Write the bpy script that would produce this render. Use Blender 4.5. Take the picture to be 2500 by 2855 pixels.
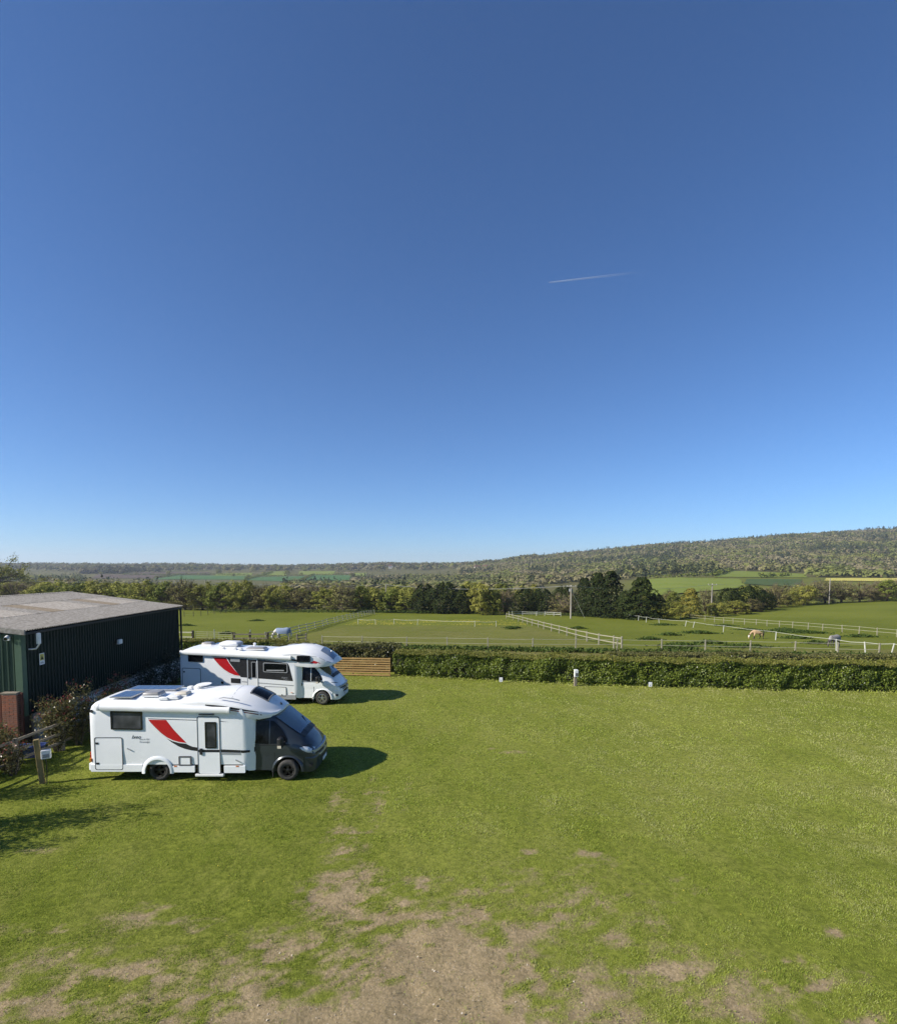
import bpy, bmesh, math, random
import numpy as np
from mathutils import Vector, Matrix

# ---------------------------------------------------------------- scene, camera, light
for o in list(bpy.data.objects):
    bpy.data.objects.remove(o, do_unlink=True)
SC = bpy.context.scene
COL = SC.collection
R = math.radians

cam_data = bpy.data.cameras.new('camera')
cam_data.sensor_fit = 'HORIZONTAL'
cam_data.sensor_width = 36.0
cam_data.lens = 22.32
cam_data.shift_y = 0.1029
cam_data.clip_start = 0.1
cam_data.clip_end = 60000.0
CAM = bpy.data.objects.new('camera', cam_data)
CAM.location = (0, 0, 6.75)
CAM.rotation_euler = (R(90 - 3.5), 0, 0)
COL.objects.link(CAM)
SC.camera = CAM

SUN_EL, SUN_AZ = 33.0, 18.0          # light travels towards +x and a little towards +y
SUN_STRENGTH, SKY_STRENGTH = 5.0, 0.092
W = bpy.data.worlds.new('World')
SC.world = W
W.use_nodes = True
nt = W.node_tree
nt.nodes.clear()
sky = nt.nodes.new('ShaderNodeTexSky')
sky.sky_type = 'NISHITA'
sky.sun_disc = False
sky.sun_elevation = R(SUN_EL)
# direction towards the sun: (-cos az, -sin az); Blender's rotation 0 is +Y, clockwise
sky.sun_rotation = math.atan2(-math.cos(R(SUN_AZ)), -math.sin(R(SUN_AZ)))
sky.altitude = 0.0
sky.air_density = 0.85
sky.dust_density = 0.0
sky.ozone_density = 10.0
bg = nt.nodes.new('ShaderNodeBackground')
bg.inputs[1].default_value = SKY_STRENGTH
wo = nt.nodes.new('ShaderNodeOutputWorld')
nt.links.new(sky.outputs[0], bg.inputs[0])
nt.links.new(bg.outputs[0], wo.inputs[0])

sd = bpy.data.lights.new('sun', 'SUN')
sd.energy = SUN_STRENGTH
sd.angle = R(0.53)
sd.color = (1.0, 0.94, 0.84)
SUN = bpy.data.objects.new('sun', sd)
SUN.location = (-40, -10, 60)
SUN.rotation_euler = Vector((math.cos(R(SUN_EL)) * math.cos(R(SUN_AZ)), math.cos(R(SUN_EL)) * math.sin(R(SUN_AZ)), -math.sin(R(SUN_EL)))).to_track_quat('-Z', 'Y').to_euler()
COL.objects.link(SUN)

vs = SC.view_settings
vs.view_transform = 'Standard'
vs.look = 'None'
vs.exposure = 0.62
vs.gamma = 1.0
vs.use_curve_mapping = False
SC.cycles.max_bounces = 6
SC.cycles.transparent_max_bounces = 16
SC.cycles.volume_bounces = 0
SC.cycles.use_denoising = True
SC.cycles.denoising_input_passes = 'RGB_ALBEDO_NORMAL'
SC.cycles.denoising_prefilter = 'FAST'

# ---------------------------------------------------------------- helpers
def tag(o, label=None, cat=None, group=None, kind=None):
    if label: o['label'] = label
    if cat: o['category'] = cat
    if group: o['group'] = group
    if kind: o['kind'] = kind
    return o

def empty(name, loc=(0, 0, 0), rz=0.0, label=None, cat=None, group=None):
    o = bpy.data.objects.new(name, None)
    o.empty_display_size = 0.2
    o.location = loc
    o.rotation_euler = (0, 0, rz)
    COL.objects.link(o)
    return tag(o, label, cat, group)

def link(name, me, parent=None, loc=None, rot=None):
    o = bpy.data.objects.new(name, me)
    COL.objects.link(o)
    if parent is not None: o.parent = parent
    if loc is not None: o.location = loc
    if rot is not None: o.rotation_euler = rot
    return o

def copy_tree(o, parent=None):
    c = o.copy()
    COL.objects.link(c)
    c.parent = parent
    for ch in [x for x in o.children]:
        copy_tree(ch, c)
    return c

def np_mesh(name, V, F, m, attrs=None, smooth=False):
    """V (n,3), F (m,k) numpy arrays; attrs {name: per-vertex float or (n,3) colour}"""
    V = np.asarray(V, np.float32); F = np.asarray(F, np.int32)
    me = bpy.data.meshes.new(name)
    k = F.shape[1]
    me.vertices.add(len(V)); me.vertices.foreach_set('co', V.ravel())
    me.loops.add(F.size); me.loops.foreach_set('vertex_index', F.ravel())
    me.polygons.add(len(F)); me.polygons.foreach_set('loop_start', np.arange(len(F), dtype=np.int32) * k)
    if smooth: me.polygons.foreach_set('use_smooth', np.ones(len(F), bool))
    me.update(calc_edges=True)
    for n, a in (attrs or {}).items():
        a = np.asarray(a, np.float32)
        if a.ndim == 1:
            at = me.attributes.new(n, 'FLOAT', 'POINT'); at.data.foreach_set('value', a)
        else:
            at = me.attributes.new(n, 'FLOAT_COLOR', 'POINT')
            at.data.foreach_set('color', np.concatenate([a, np.ones((len(a), 1), np.float32)], 1).ravel())
    if m: me.materials.append(m)
    return me

class MB:
    """collects shapes for ONE mesh"""
    def __init__(s): s.v = []; s.f = []
    def add(s, vs, fs):
        b = len(s.v); s.v += [tuple(p) for p in vs]; s.f += [tuple(i + b for i in f) for f in fs]; return s
    def box(s, a, b):
        (x0, y0, z0), (x1, y1, z1) = a, b
        return s.add([(x0, y0, z0), (x1, y0, z0), (x1, y1, z0), (x0, y1, z0), (x0, y0, z1), (x1, y0, z1), (x1, y1, z1), (x0, y1, z1)],
                     [(3, 2, 1, 0), (4, 5, 6, 7), (0, 1, 5, 4), (1, 2, 6, 5), (2, 3, 7, 6), (3, 0, 4, 7)])
    def bar(s, p, q, w, h):
        """box beam from p to q, w sideways, h upwards"""
        p, q = Vector(p), Vector(q); d = (q - p).normalized()
        up = Vector((0, 0, 1)) if abs(d.z) < .95 else Vector((0, 1, 0))
        sx = d.cross(up).normalized() * w / 2; sy = sx.cross(d).normalized() * h / 2
        vs = [e + a * sx + b * sy for e in (p, q) for a, b in ((-1, -1), (1, -1), (1, 1), (-1, 1))]
        return s.add(vs, [(0, 3, 2, 1), (4, 5, 6, 7), (0, 1, 5, 4), (1, 2, 6, 5), (2, 3, 7, 6), (3, 0, 4, 7)])
    def tube(s, pts, rad, n=8, cap=True):
        pts = [Vector(p) for p in pts]; m = len(pts)
        if not hasattr(rad, '__len__'): rad = [rad] * m
        vs = []; prev = None
        for i, p in enumerate(pts):
            d = (pts[min(i + 1, m - 1)] - pts[max(i - 1, 0)]).normalized()
            if prev is None:
                a = d.orthogonal().normalized()
            else:
                a = (prev - d * prev.dot(d)); a = a.normalized() if a.length > 1e-6 else d.orthogonal().normalized()
            prev = a; b = d.cross(a)
            vs += [p + rad[i] * (math.cos(2 * math.pi * k / n) * a + math.sin(2 * math.pi * k / n) * b) for k in range(n)]
        fs = [(i * n + k, i * n + (k + 1) % n, (i + 1) * n + (k + 1) % n, (i + 1) * n + k) for i in range(m - 1) for k in range(n)]
        if cap: fs += [tuple(range(n - 1, -1, -1)), tuple(range((m - 1) * n, m * n))]
        return s.add(vs, fs)
    def prism(s, poly, y0, y1):
        """polygon in (x,z) extruded along y"""
        n = len(poly)
        vs = [(x, y0, z) for x, z in poly] + [(x, y1, z) for x, z in poly]
        return s.add(vs, [tuple(range(n)), tuple(range(2 * n - 1, n - 1, -1))] + [(i, i + n, (i + 1) % n + n, (i + 1) % n) for i in range(n)])
    def ring(s, outer, inner, y0, y1):
        n = len(outer)
        vs = [(x, y, z) for y in (y0, y1) for P in (outer, inner) for x, z in P]
        fs = []
        for i in range(n):
            j = (i + 1) % n
            fs += [(i, j, n + j, n + i), (2 * n + j, 2 * n + i, 3 * n + i, 3 * n + j), (j, i, 2 * n + i, 2 * n + j), (n + i, n + j, 3 * n + j, 3 * n + i)]
        return s.add(vs, fs)
    def lathe(s, prof, n=24, axis='y', c=(0, 0, 0)):
        """prof: (radius, along) pairs"""
        vs = []
        for r, t in prof:
            for k in range(n):
                a = 2 * math.pi * k / n; u, v = r * math.cos(a), r * math.sin(a)
                p = (u, t, v) if axis == 'y' else ((u, v, t) if axis == 'z' else (t, u, v))
                vs.append((p[0] + c[0], p[1] + c[1], p[2] + c[2]))
        m = len(prof)
        fs = [(i * n + k, i * n + (k + 1) % n, (i + 1) * n + (k + 1) % n, (i + 1) * n + k) for i in range(m - 1) for k in range(n)]
        return s.add(vs, fs + [tuple(range(n - 1, -1, -1)), tuple(range((m - 1) * n, m * n))])
    def loft(s, secs, caps=True):
        n = len(secs[0]); vs = [p for q in secs for p in q]; m = len(secs)
        fs = [(i * n + k, i * n + (k + 1) % n, (i + 1) * n + (k + 1) % n, (i + 1) * n + k) for i in range(m - 1) for k in range(n)]
        if caps: fs += [tuple(range(n - 1, -1, -1)), tuple(range((m - 1) * n, m * n))]
        return s.add(vs, fs)
    def mesh(s, name, m=None, smooth=0, bevel=0):
        me = bpy.data.meshes.new(name)
        me.from_pydata(s.v, [], s.f)
        bm = bmesh.new(); bm.from_mesh(me)
        bmesh.ops.recalc_face_normals(bm, faces=bm.faces)
        if bevel:
            es = [e for e in bm.edges if len(e.link_faces) == 2 and e.calc_face_angle(0) > .6]
            bmesh.ops.bevel(bm, geom=es, offset=bevel, segments=2, affect='EDGES', profile=.5)
        if smooth:
            for f in bm.faces: f.smooth = True
            for e in bm.edges:
                if len(e.link_faces) == 2 and e.calc_face_angle(0) > R(smooth): e.smooth = False
        bm.to_mesh(me); bm.free()
        if m: me.materials.append(m)
        return me
    def build(s, name, m=None, parent=None, smooth=0, bevel=0, loc=None, rot=None):
        return link(name, s.mesh(name, m, smooth, bevel), parent, loc, rot)

# ---- value noise in numpy
def _h(i, j, s):
    n = (i.astype(np.int64) * 374761393 + j.astype(np.int64) * 668265263 + s * 1442695041) & 0xffffffff
    n = ((n ^ (n >> 13)) * 1274126177) & 0xffffffff
    return ((n ^ (n >> 16)) & 0xffff) / 65535.0
def vnoise(x, y, s=0):
    i, j = np.floor(x), np.floor(y); a, b = x - i, y - j
    a = a * a * (3 - 2 * a); b = b * b * (3 - 2 * b)
    return (_h(i, j, s) * (1 - a) + _h(i + 1, j, s) * a) * (1 - b) + (_h(i, j + 1, s) * (1 - a) + _h(i + 1, j + 1, s) * a) * b
def fbm(x, y, s=0, o=4):
    t = 0; w = .5; n = 0
    for k in range(o):
        t = t + w * vnoise(x * 2 ** k, y * 2 ** k, s + k * 17); n += w; w *= .5
    return t / n

# ---- terrain: height table over direction (x/y) and distance
TU = np.array([-1.3, -.807, -.613, -.419, -.226, 0, .226, .419, .613, .807, 1.3])
TY = np.array([36, 51, 70, 100, 155, 200, 250, 320, 400, 600, 900, 1300, 1800, 2400, 3200, 6500.])
TZ = np.array([
 [0]*11, [-.5]*11,
 [-1.6,-1.6,-1.6,-1.6,-1.6,-1.6,-1.7,-1.8,-1.9,-1.9,-1.9],
 [-3,-3,-3,-3,-3,-3,-3.1,-3.1,-3.1,-2.9,-2.8],
 [-4.5,-4.5,-4.5,-4.6,-4.7,-4.8,-5.0,-4.9,-4.2,-3.6,-3.3],
 [-4.6,-4.6,-5.3,-6.0,-6.2,-6.4,-6.8,-6.6,-5.0,-3.9,-3.5],
 [-4.6,-4.8,-6.5,-7.5,-8.0,-8.5,-8.8,-8.0,-6.3,-5.0,-4],
 [-6,-6.5,-9,-10,-10.5,-11,-11,-8.0,-7.0,-6.0,-5],
 [-8,-9,-11.5,-13,-13.5,-14,-12,-6.2,-5,-5.5,-5],
 [-12,-13,-15,-16,-16.5,-16,-8,.9,-.2,-1,0],
 [-17,-17,-17.5,-17.6,-17.5,-15,-1,9,10,12,14],
 [-8,-8,-8.3,-8.3,-8,-1.6,20,42,53,62,70],
 [8,8,8,6.75,6.75,14,60,90,118,134,145],
 [22,22,20,19,18,22,50,78,100,120,130],
 [18,18,15,14,14,14,30,40,60,80,90],
 [0]*11], float)
LY = np.log(TY)
def terrain(x, y):
    x = np.asarray(x, float); y = np.asarray(y, float)
    yy = np.clip(y, 36, 6500); u = np.clip(x / np.maximum(yy, 36), -1.3, 1.3); l = np.log(yy)
    i = np.clip(np.searchsorted(TU, u) - 1, 0, len(TU) - 2); j = np.clip(np.searchsorted(LY, l) - 1, 0, len(TY) - 2)
    a = np.clip((u - TU[i]) / (TU[i + 1] - TU[i]), 0, 1); b = np.clip((l - LY[j]) / (LY[j + 1] - LY[j]), 0, 1)
    a = a * .5 + a * a * (3 - 2 * a) * .5
    und = np.clip((yy - 1300) / 700, 0, 1) * 16 * (fbm(x / 280 + 50, yy / 500, 131, 3) - .5)
    return und + (TZ[j, i] * (1 - a) + TZ[j, i + 1] * a) * (1 - b) + (TZ[j + 1, i] * (1 - a) + TZ[j + 1, i + 1] * a) * b
def tz(x, y): return float(terrain(x, y))
def gp(x, y, dz=0.0): return Vector((x, y, tz(x, y) + dz))

# ---------------------------------------------------------------- materials
def mat(name, col, rough=.6, col2=None, scale=8.0, detail=4.0, bump=0.0, bscale=None, metal=0.0, spec=.4, coat=0.0, contrast=(.35, .65), coords='Object', stretch=None):
    m = bpy.data.materials.new(name); m.use_nodes = True
    nt = m.node_tree; N = nt.nodes; L = nt.links
    p = N['Principled BSDF']
    p.inputs['Roughness'].default_value = rough; p.inputs['Metallic'].default_value = metal
    p.inputs['Specular IOR Level'].default_value = spec; p.inputs['Coat Weight'].default_value = coat
    p.inputs['Base Color'].default_value = (*col, 1)
    if col2 is not None or bump:
        if coords == 'World':
            vec = N.new('ShaderNodeNewGeometry').outputs['Position']
        else:
            vec = N.new('ShaderNodeTexCoord').outputs[coords]
        if stretch:
            mp = N.new('ShaderNodeMapping'); mp.inputs['Scale'].default_value = stretch
            L.new(vec, mp.inputs[0]); vec = mp.outputs[0]
        if col2 is not None:
            t = N.new('ShaderNodeTexNoise'); t.inputs['Scale'].default_value = scale; t.inputs['Detail'].default_value = detail
            L.new(vec, t.inputs['Vector'])
            r = N.new('ShaderNodeMapRange'); r.inputs[1].default_value, r.inputs[2].default_value = contrast
            L.new(t.outputs['Fac'], r.inputs[0])
            x = N.new('ShaderNodeMix'); x.data_type = 'RGBA'; x.inputs['A'].default_value = (*col, 1); x.inputs['B'].default_value = (*col2, 1)
            L.new(r.outputs[0], x.inputs['Factor']); L.new(x.outputs['Result'], p.inputs['Base Color'])
        if bump:
            t2 = N.new('ShaderNodeTexNoise'); t2.inputs['Scale'].default_value = bscale or scale * 3; t2.inputs['Detail'].default_value = 5
            L.new(vec, t2.inputs['Vector'])
            b = N.new('ShaderNodeBump'); b.inputs['Strength'].default_value = bump; b.inputs['Distance'].default_value = .02
            L.new(t2.outputs['Fac'], b.inputs['Height']); L.new(b.outputs[0], p.inputs['Normal'])
    return m

def leaf_mat(name, cols, trans=.3, rough=.6, spec=.12, objvar=.16, satvar=.0):
    """leaf colours along the per-leaf value 'rnd'; each object gets its own slight tint"""
    m = bpy.data.materials.new(name); m.use_nodes = True
    nt = m.node_tree; N = nt.nodes; L = nt.links
    p = N['Principled BSDF']; p.inputs['Roughness'].default_value = rough; p.inputs['Specular IOR Level'].default_value = spec
    a = N.new('ShaderNodeAttribute'); a.attribute_name = 'rnd'
    r = N.new('ShaderNodeValToRGB'); e = r.color_ramp.elements
    while len(e) < len(cols): e.new(.5)
    for i, c in enumerate(cols):
        e[i].position = i / (len(cols) - 1); e[i].color = (*c, 1)
    L.new(a.outputs['Fac'], r.inputs[0])
    oi = N.new('ShaderNodeObjectInfo')
    mr = N.new('ShaderNodeMapRange'); mr.inputs[3].default_value = 1 - objvar; mr.inputs[4].default_value = 1 + objvar
    L.new(oi.outputs['Random'], mr.inputs[0])
    hs = N.new('ShaderNodeHueSaturation'); L.new(mr.outputs[0], hs.inputs['Value']); L.new(r.outputs[0], hs.inputs['Color'])
    mh = N.new('ShaderNodeMapRange'); mh.inputs[3].default_value = .493; mh.inputs[4].default_value = .507
    mu = N.new('ShaderNodeMath'); mu.operation = 'FRACT'; mm = N.new('ShaderNodeMath'); mm.operation = 'MULTIPLY'; mm.inputs[1].default_value = 7.3
    L.new(oi.outputs['Random'], mm.inputs[0]); L.new(mm.outputs[0], mu.inputs[0]); L.new(mu.outputs[0], mh.inputs[0]); L.new(mh.outputs[0], hs.inputs['Hue'])
    L.new(hs.outputs[0], p.inputs['Base Color'])
    t = N.new('ShaderNodeBsdfTranslucent'); L.new(hs.outputs[0], t.inputs[0])
    mx = N.new('ShaderNodeMixShader'); mx.inputs[0].default_value = trans
    L.new(p.outputs[0], mx.inputs[1]); L.new(t.outputs[0], mx.inputs[2]); L.new(mx.outputs[0], N['Material Output'].inputs[0])
    return m

def col_mat(name, rough=.8, trans=.2):
    """colour from the attribute 'col' (each tree of a wood has the colour of its kind)"""
    m = bpy.data.materials.new(name); m.use_nodes = True
    N = m.node_tree.nodes; L = m.node_tree.links
    p = N['Principled BSDF']; p.inputs['Roughness'].default_value = rough; p.inputs['Specular IOR Level'].default_value = .1
    a = N.new('ShaderNodeAttribute'); a.attribute_name = 'col'
    L.new(a.outputs['Color'], p.inputs['Base Color'])
    t = N.new('ShaderNodeBsdfTranslucent'); L.new(a.outputs['Color'], t.inputs[0])
    mx = N.new('ShaderNodeMixShader'); mx.inputs[0].default_value = trans
    L.new(p.outputs[0], mx.inputs[1]); L.new(t.outputs[0], mx.inputs[2]); L.new(mx.outputs[0], N['Material Output'].inputs[0])
    return m

M = {}
M['white_paint'] = mat('white_paint', (.86, .87, .88), .28, (.80, .82, .83), 1.3, coat=.3, spec=.5)
M['white_plastic'] = mat('white_plastic', (.78, .78, .77), .45, (.70, .70, .68), 3)
M['roof_white'] = mat('roof_white', (.82, .82, .81), .35, (.74, .74, .72), 1.8, coat=.2)
M['grey_trim'] = mat('grey_trim', (.10, .105, .11), .5, (.13, .13, .135), 6)
M['mid_grey'] = mat('mid_grey', (.32, .33, .34), .5, (.27, .28, .29), 6)
M['black'] = mat('black', (.012, .012, .013), .5, (.02, .02, .022), 6)
M['black_gloss'] = mat('black_gloss', (.012, .013, .015), .22, (.018, .019, .021), 4, coat=.4)
M['red'] = mat('red', (.50, .012, .018), .35, (.46, .012, .016), 3, coat=.3)
M['dark_red'] = mat('dark_red', (.12, .008, .015), .4, (.10, .008, .012), 3)
M['cab_grey'] = mat('cab_grey', (.040, .050, .060), .28, (.034, .043, .052), 2, metal=.2, coat=.4)
M['cab_white'] = M['white_paint']
M['rubber'] = mat('rubber', (.030, .029, .028), .85, (.06, .056, .05), 9)
M['rim_black'] = mat('rim_black', (.02, .02, .021), .3, (.03, .03, .03), 9, metal=.3)
M['rim_silver'] = mat('rim_silver', (.55, .56, .57), .3, (.48, .49, .50), 9, metal=.8)
M['glass'] = mat('glass', (.004, .005, .006), .08, (.007, .008, .010), 1.5, spec=.16)
M['glass_blind'] = mat('glass_blind', (.10, .105, .115), .10, (.03, .033, .038), 1.2, spec=.4, contrast=(.4, .6))
M['windscreen'] = mat('windscreen', (.030, .052, .085), .03, (.045, .07, .06), 1.6, spec=.7, coat=.3)  # blue of the reflected sky is put into the base colour
M['headlight'] = mat('headlight', (.82, .84, .86), .12, (.45, .47, .5), 9, spec=.8, coat=.8)
M['amber'] = mat('amber', (.55, .16, .03), .3, (.5, .14, .03), 9)
M['solar'] = mat('solar', (.022, .03, .06), .12, (.03, .04, .075), 4, spec=.6, coat=.6)
M['grille_grey'] = mat('grille_grey', (.36, .39, .43), .3, (.30, .33, .37), 5, metal=.3, coat=.3)
M['alu'] = mat('alu', (.55, .56, .57), .4, (.5, .5, .5), 5, metal=.7)
M['dome_grey'] = mat('dome_grey', (.30, .29, .28), .3, (.25, .24, .23), 5)
M['dome_beige'] = mat('dome_beige', (.62, .56, .45), .3, (.55, .5, .4), 5)
M['sky_tint_panel'] = mat('sky_tint_panel', (.22, .27, .33), .25, (.20, .24, .30), 3, coat=.4)  # sky reflection painted in as a grey blue base colour

# ================================================================ GROUND
def ground_mat(name, lawn):
    m = bpy.data.materials.new(name); m.use_nodes = True
    N = m.node_tree.nodes; L = m.node_tree.links
    p = N['Principled BSDF']; p.inputs['Roughness'].default_value = .9; p.inputs['Specular IOR Level'].default_value = .05
    pos = N.new('ShaderNodeNewGeometry').outputs['Position']
    def noise(scale, detail=5, st=None, rough=.6):
        v = pos
        if st:
            mp = N.new('ShaderNodeMapping'); mp.inputs['Scale'].default_value = st; L.new(pos, mp.inputs[0]); v = mp.outputs[0]
        t = N.new('ShaderNodeTexNoise'); t.inputs['Scale'].default_value = scale; t.inputs['Detail'].default_value = detail; t.inputs['Roughness'].default_value = rough
        L.new(v, t.inputs['Vector']); return t.outputs['Fac']
    def rng(f, a, b, c=0, d=1):
        r = N.new('ShaderNodeMapRange'); r.inputs[1].default_value, r.inputs[2].default_value, r.inputs[3].default_value, r.inputs[4].default_value = a, b, c, d
        L.new(f, r.inputs[0]); return r.outputs[0]
    def mix(f, a, b):
        x = N.new('ShaderNodeMix'); x.data_type = 'RGBA'
        for k, s in (('A', a), ('B', b)):
            if isinstance(s, tuple): x.inputs[k].default_value = (*s, 1)
            else: L.new(s, x.inputs[k])
        if isinstance(f, float): x.inputs['Factor'].default_value = f
        else: L.new(f, x.inputs['Factor'])
        return x.outputs['Result']
    def attr(n):
        a = N.new('ShaderNodeAttribute'); a.attribute_name = n; return a.outputs['Fac']
    if lawn:
        g = mix(rng(noise(.13, 3), .35, .68), (.185, .215, .03), (.27, .285, .055))
        g = mix(rng(noise(.9, 6, (1, .45, 1), .7), .45, .75, 0, .75), g, (.28, .275, .07))
        g = mix(rng(noise(7, 6, None, .8), .38, .68, 0, .85), g, (.055, .075, .010))
        d = mix(rng(noise(1.3, 5), .35, .7), (.41, .315, .185), (.32, .242, .135))
        d = mix(rng(noise(3.4, 6, None, .7), .45, .7, 0, .8), d, (.23, .185, .10))
        d = mix(rng(noise(14, 6, None, .75), .42, .72, 0, .9), d, (.15, .118, .062))
        d = mix(rng(noise(40, 3), .62, .72), d, (.48, .42, .33))
        f = N.new('ShaderNodeMath'); f.operation = 'ADD'
        L.new(attr('dirt'), f.inputs[0]); L.new(rng(noise(9, 6, None, .75), .25, .75, -.22, .22), f.inputs[1])
        c = mix(rng(f.outputs[0], .16, .72), g, d)
        bs, bd = 16, .05
    else:
        g = mix(rng(noise(.035, 5), .35, .65), (.118, .138, .016), (.165, .18, .027))
        g = mix(rng(noise(.35, 6, (1, .5, 1), .7), .45, .8, 0, .6), g, (.16, .165, .035))
        g = mix(rng(noise(3, 5, None, .75), .4, .8, 0, .55), g, (.068, .09, .012))
        dry = mix(rng(noise(.5, 6), .35, .65), (.19, .165, .065), (.135, .128, .04))
        c = mix(attr('dry'), g, dry)
        wd = mix(rng(noise(.02, 6), .35, .65), (.10, .10, .03), (.12, .108, .048))
        c = mix(attr('wood'), c, wd)
        bs, bd = 4, .08
    L.new(c, p.inputs['Base Color'])
    b = N.new('ShaderNodeBump'); b.inputs['Strength'].default_value = .9; b.inputs['Distance'].default_value = bd
    L.new(noise(bs, 6, None, .75), b.inputs['Height']); L.new(b.outputs[0], p.inputs['Normal'])
    return m
M['ground'] = ground_mat('ground_grass', False)
M['lawn'] = ground_mat('lawn_grass', True)

def grow(a, b, s0, g, smax):
    out = [a]; s = s0
    while out[-1] < b:
        out.append(out[-1] + s); s = min(s * g, smax)
    return out
xp = list(np.arange(0, 66, 1.5)) + grow(66, 6400, 1.7, 1.07, 150)
XS = np.array([-v for v in xp[:0:-1]] + xp)
YS = np.array([-v for v in grow(0, 6300, 20, 1.5, 800)[:0:-1]] + list(np.arange(0, 165, 1.5)) + grow(165, 6500, 1.8, 1.045, 120))
gx, gy = np.meshgrid(XS, YS)
gz = terrain(gx, gy)
far = np.clip((gy - 60) / 200, 0, 1)
gz = gz + far * 1.2 * (fbm(gx / 60, gy / 60, 5) - .5) + np.clip((gy - 37) / 5, 0, 1) * .22 * (fbm(gx / 4.5, gy / 4.5, 9) - .5)
gz = np.where(gy < 36.5, gz - .012, gz)
gz = np.where((gx > -22.6) & (gx < 40.6) & (gy > 2.6) & (gy < 34.6), -.3, gz)
nx, ny = len(XS), len(YS)
idx = np.arange(nx * ny).reshape(ny, nx)
Fq = np.stack([idx[:-1, :-1], idx[:-1, 1:], idx[1:, 1:], idx[1:, :-1]], -1).reshape(-1, 4)
def sst(v, a, b):
    t = np.clip((v - a) / (b - a), 0, 1); return t * t * (3 - 2 * t)
nn = fbm(gx / 6, gy / 6, 3) - .5
dry = sst(gy + nn * 6, 36, 39) * (1 - sst(gy + nn * 5, 46, 53)) * .95
pad = sst(gx, -20.5, -18.5) * (1 - sst(gx, 14.5, 16)) * sst(gy, 50, 54) * (1 - sst(gy + nn * 8, 90, 102))
dry = np.maximum(dry, pad * np.clip(.42 + nn * .5, 0, 1))
bare = np.exp(-(((gx + 15.5) / 3.5) ** 2 + ((gy - 56) / 3) ** 2)) + np.exp(-(((gx - 14.2) / .9) ** 2 + ((gy - 64) / 12) ** 2)) * .9
dry = np.clip(np.maximum(dry, bare), 0, 1)
yedge = 162 + np.clip(gx - 60, 0, 90) * .42 + np.clip(-gx - 60, 0, 100) * .15
wood = sst(gy - yedge, 0, 8) * (1 - .75 * sst(gx / np.maximum(gy, 1), .28, .36) * (1 - sst(gy, 540, 600)))
me = np_mesh('ground', np.stack([gx, gy, gz], -1).reshape(-1, 3), Fq, M['ground'], {'dry': dry.ravel(), 'wood': wood.ravel()}, True)
tag(link('ground', me), kind='structure')

# ---- the mown lawn, with worn bare soil
BLOBS = [(-.4,8.8,2.0,1.5,1.0),(-1.3,8.2,2.1,1.1,1.0),(.5,7.2,2.6,.9,1.0),(-2.2,11.4,.8,1.0,.72),(-2.5,13.3,.4,1.5,.52),(-.54,11.6,.8,.45,.6),(.9,11.3,.9,.5,.52),(-5.7,9.0,2.4,.5,.50),(-5.7,10.4,.8,.4,.52),(-8.1,10.0,.9,.22,.52),
 (-4.7,10.1,.6,.3,.46),(-6.25,8.2,1.9,.5,.50),(-3.5,7.9,2.0,.7,.62),(3.3,12.8,.35,.2,.55),(3.9,8.9,.9,.25,.62),(5.96,9.2,.25,.16,.7),(5.95,8.6,.4,.16,.66),(4.33,7.95,.5,.25,.7),(2.3,20.2,.8,.2,.62),(1.6,20.6,.35,.14,.6),
 (1.31,9.8,.8,.6,.6),(-2.7,9.5,.9,.6,.58),(2.0,8.2,1.3,.6,.50),(-1.3,10.4,1.0,.6,.68),(.6,10.5,.7,.45,.58),(2.2,10.6,.7,.35,.48),(-9.8,12.9,.5,.22,.58),(3.0,9.8,.5,.25,.52),(1.9,12.9,.25,.15,.6),(6.3,7.9,.4,.2,.66),(2.6,8.9,.8,.25,.46),(7.2,9.9,.2,.1,.6),(2.6,10.8,3.2,2.2,.26),(4.5,8.6,2.6,1.2,.26),(-2.95,14.6,.28,2.0,.50),(-2.0,14.9,.26,2.4,.48),(-3.3,16.0,.26,1.4,.44),(-2.4,16.6,.26,1.4,.42),(-1.3,16.5,.3,2.2,.28)]
def dirt_at(x, y):
    """wear of the turf: 0 full grass, 1 bare soil"""
    d = np.zeros_like(x)
    for bx, by, rx, ry, s in BLOBS:
        d = np.maximum(d, s * np.exp(-(((x - bx) / rx) ** 2 + ((y - by) / ry) ** 2) * .9))
    n = fbm(x * .8, y * 1.3, 21, 5) - .5; n2 = fbm(x * 3.2, y * 4.6, 41, 4) - .5; n3 = fbm(x * 11, y * 15, 43, 3) - .5
    e = np.clip(d * 2.2, 0, 1)
    v = d + e * (.75 * n + .85 * n2 + .75 * n3) + .10 * np.exp(-((y - 8) / 4.5) ** 2) * (1 + 4 * n + 4 * n2 + 3 * n3)
    return np.clip((v - .12) / .78, 0, 1)
LX = np.arange(-24, 42.01, .14); LYY = np.arange(1.0, 36.4, .13)
lx, ly = np.meshgrid(LX, LYY)
dl = dirt_at(lx, ly)
lz = .05 * (fbm(lx / 2.2, ly / 2.2, 71) - .5) + .05 * (fbm(lx * 2.2, ly * 2.2, 73, 3) - .5) * (1 - .5 * dl) - .02 * dl
rut = np.zeros_like(lx)
for cx_, cy_, r_, w_ in ((2.3, 11.6, 3.6, .13), (2.3, 11.6, 4.15, .13), (-4.6, 6.2, 4.6, .12), (-4.6, 6.2, 5.2, .12), (6.5, 8.4, 6.2, .13), (-9, 12.5, 7.4, .12)):
    rr_ = np.hypot(lx - cx_, ly - cy_); rut += np.exp(-((rr_ - r_) / w_) ** 2) * (.7 + .6 * np.sin(np.arctan2(ly - cy_, lx - cx_) * r_ * 14) * .5)
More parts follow.
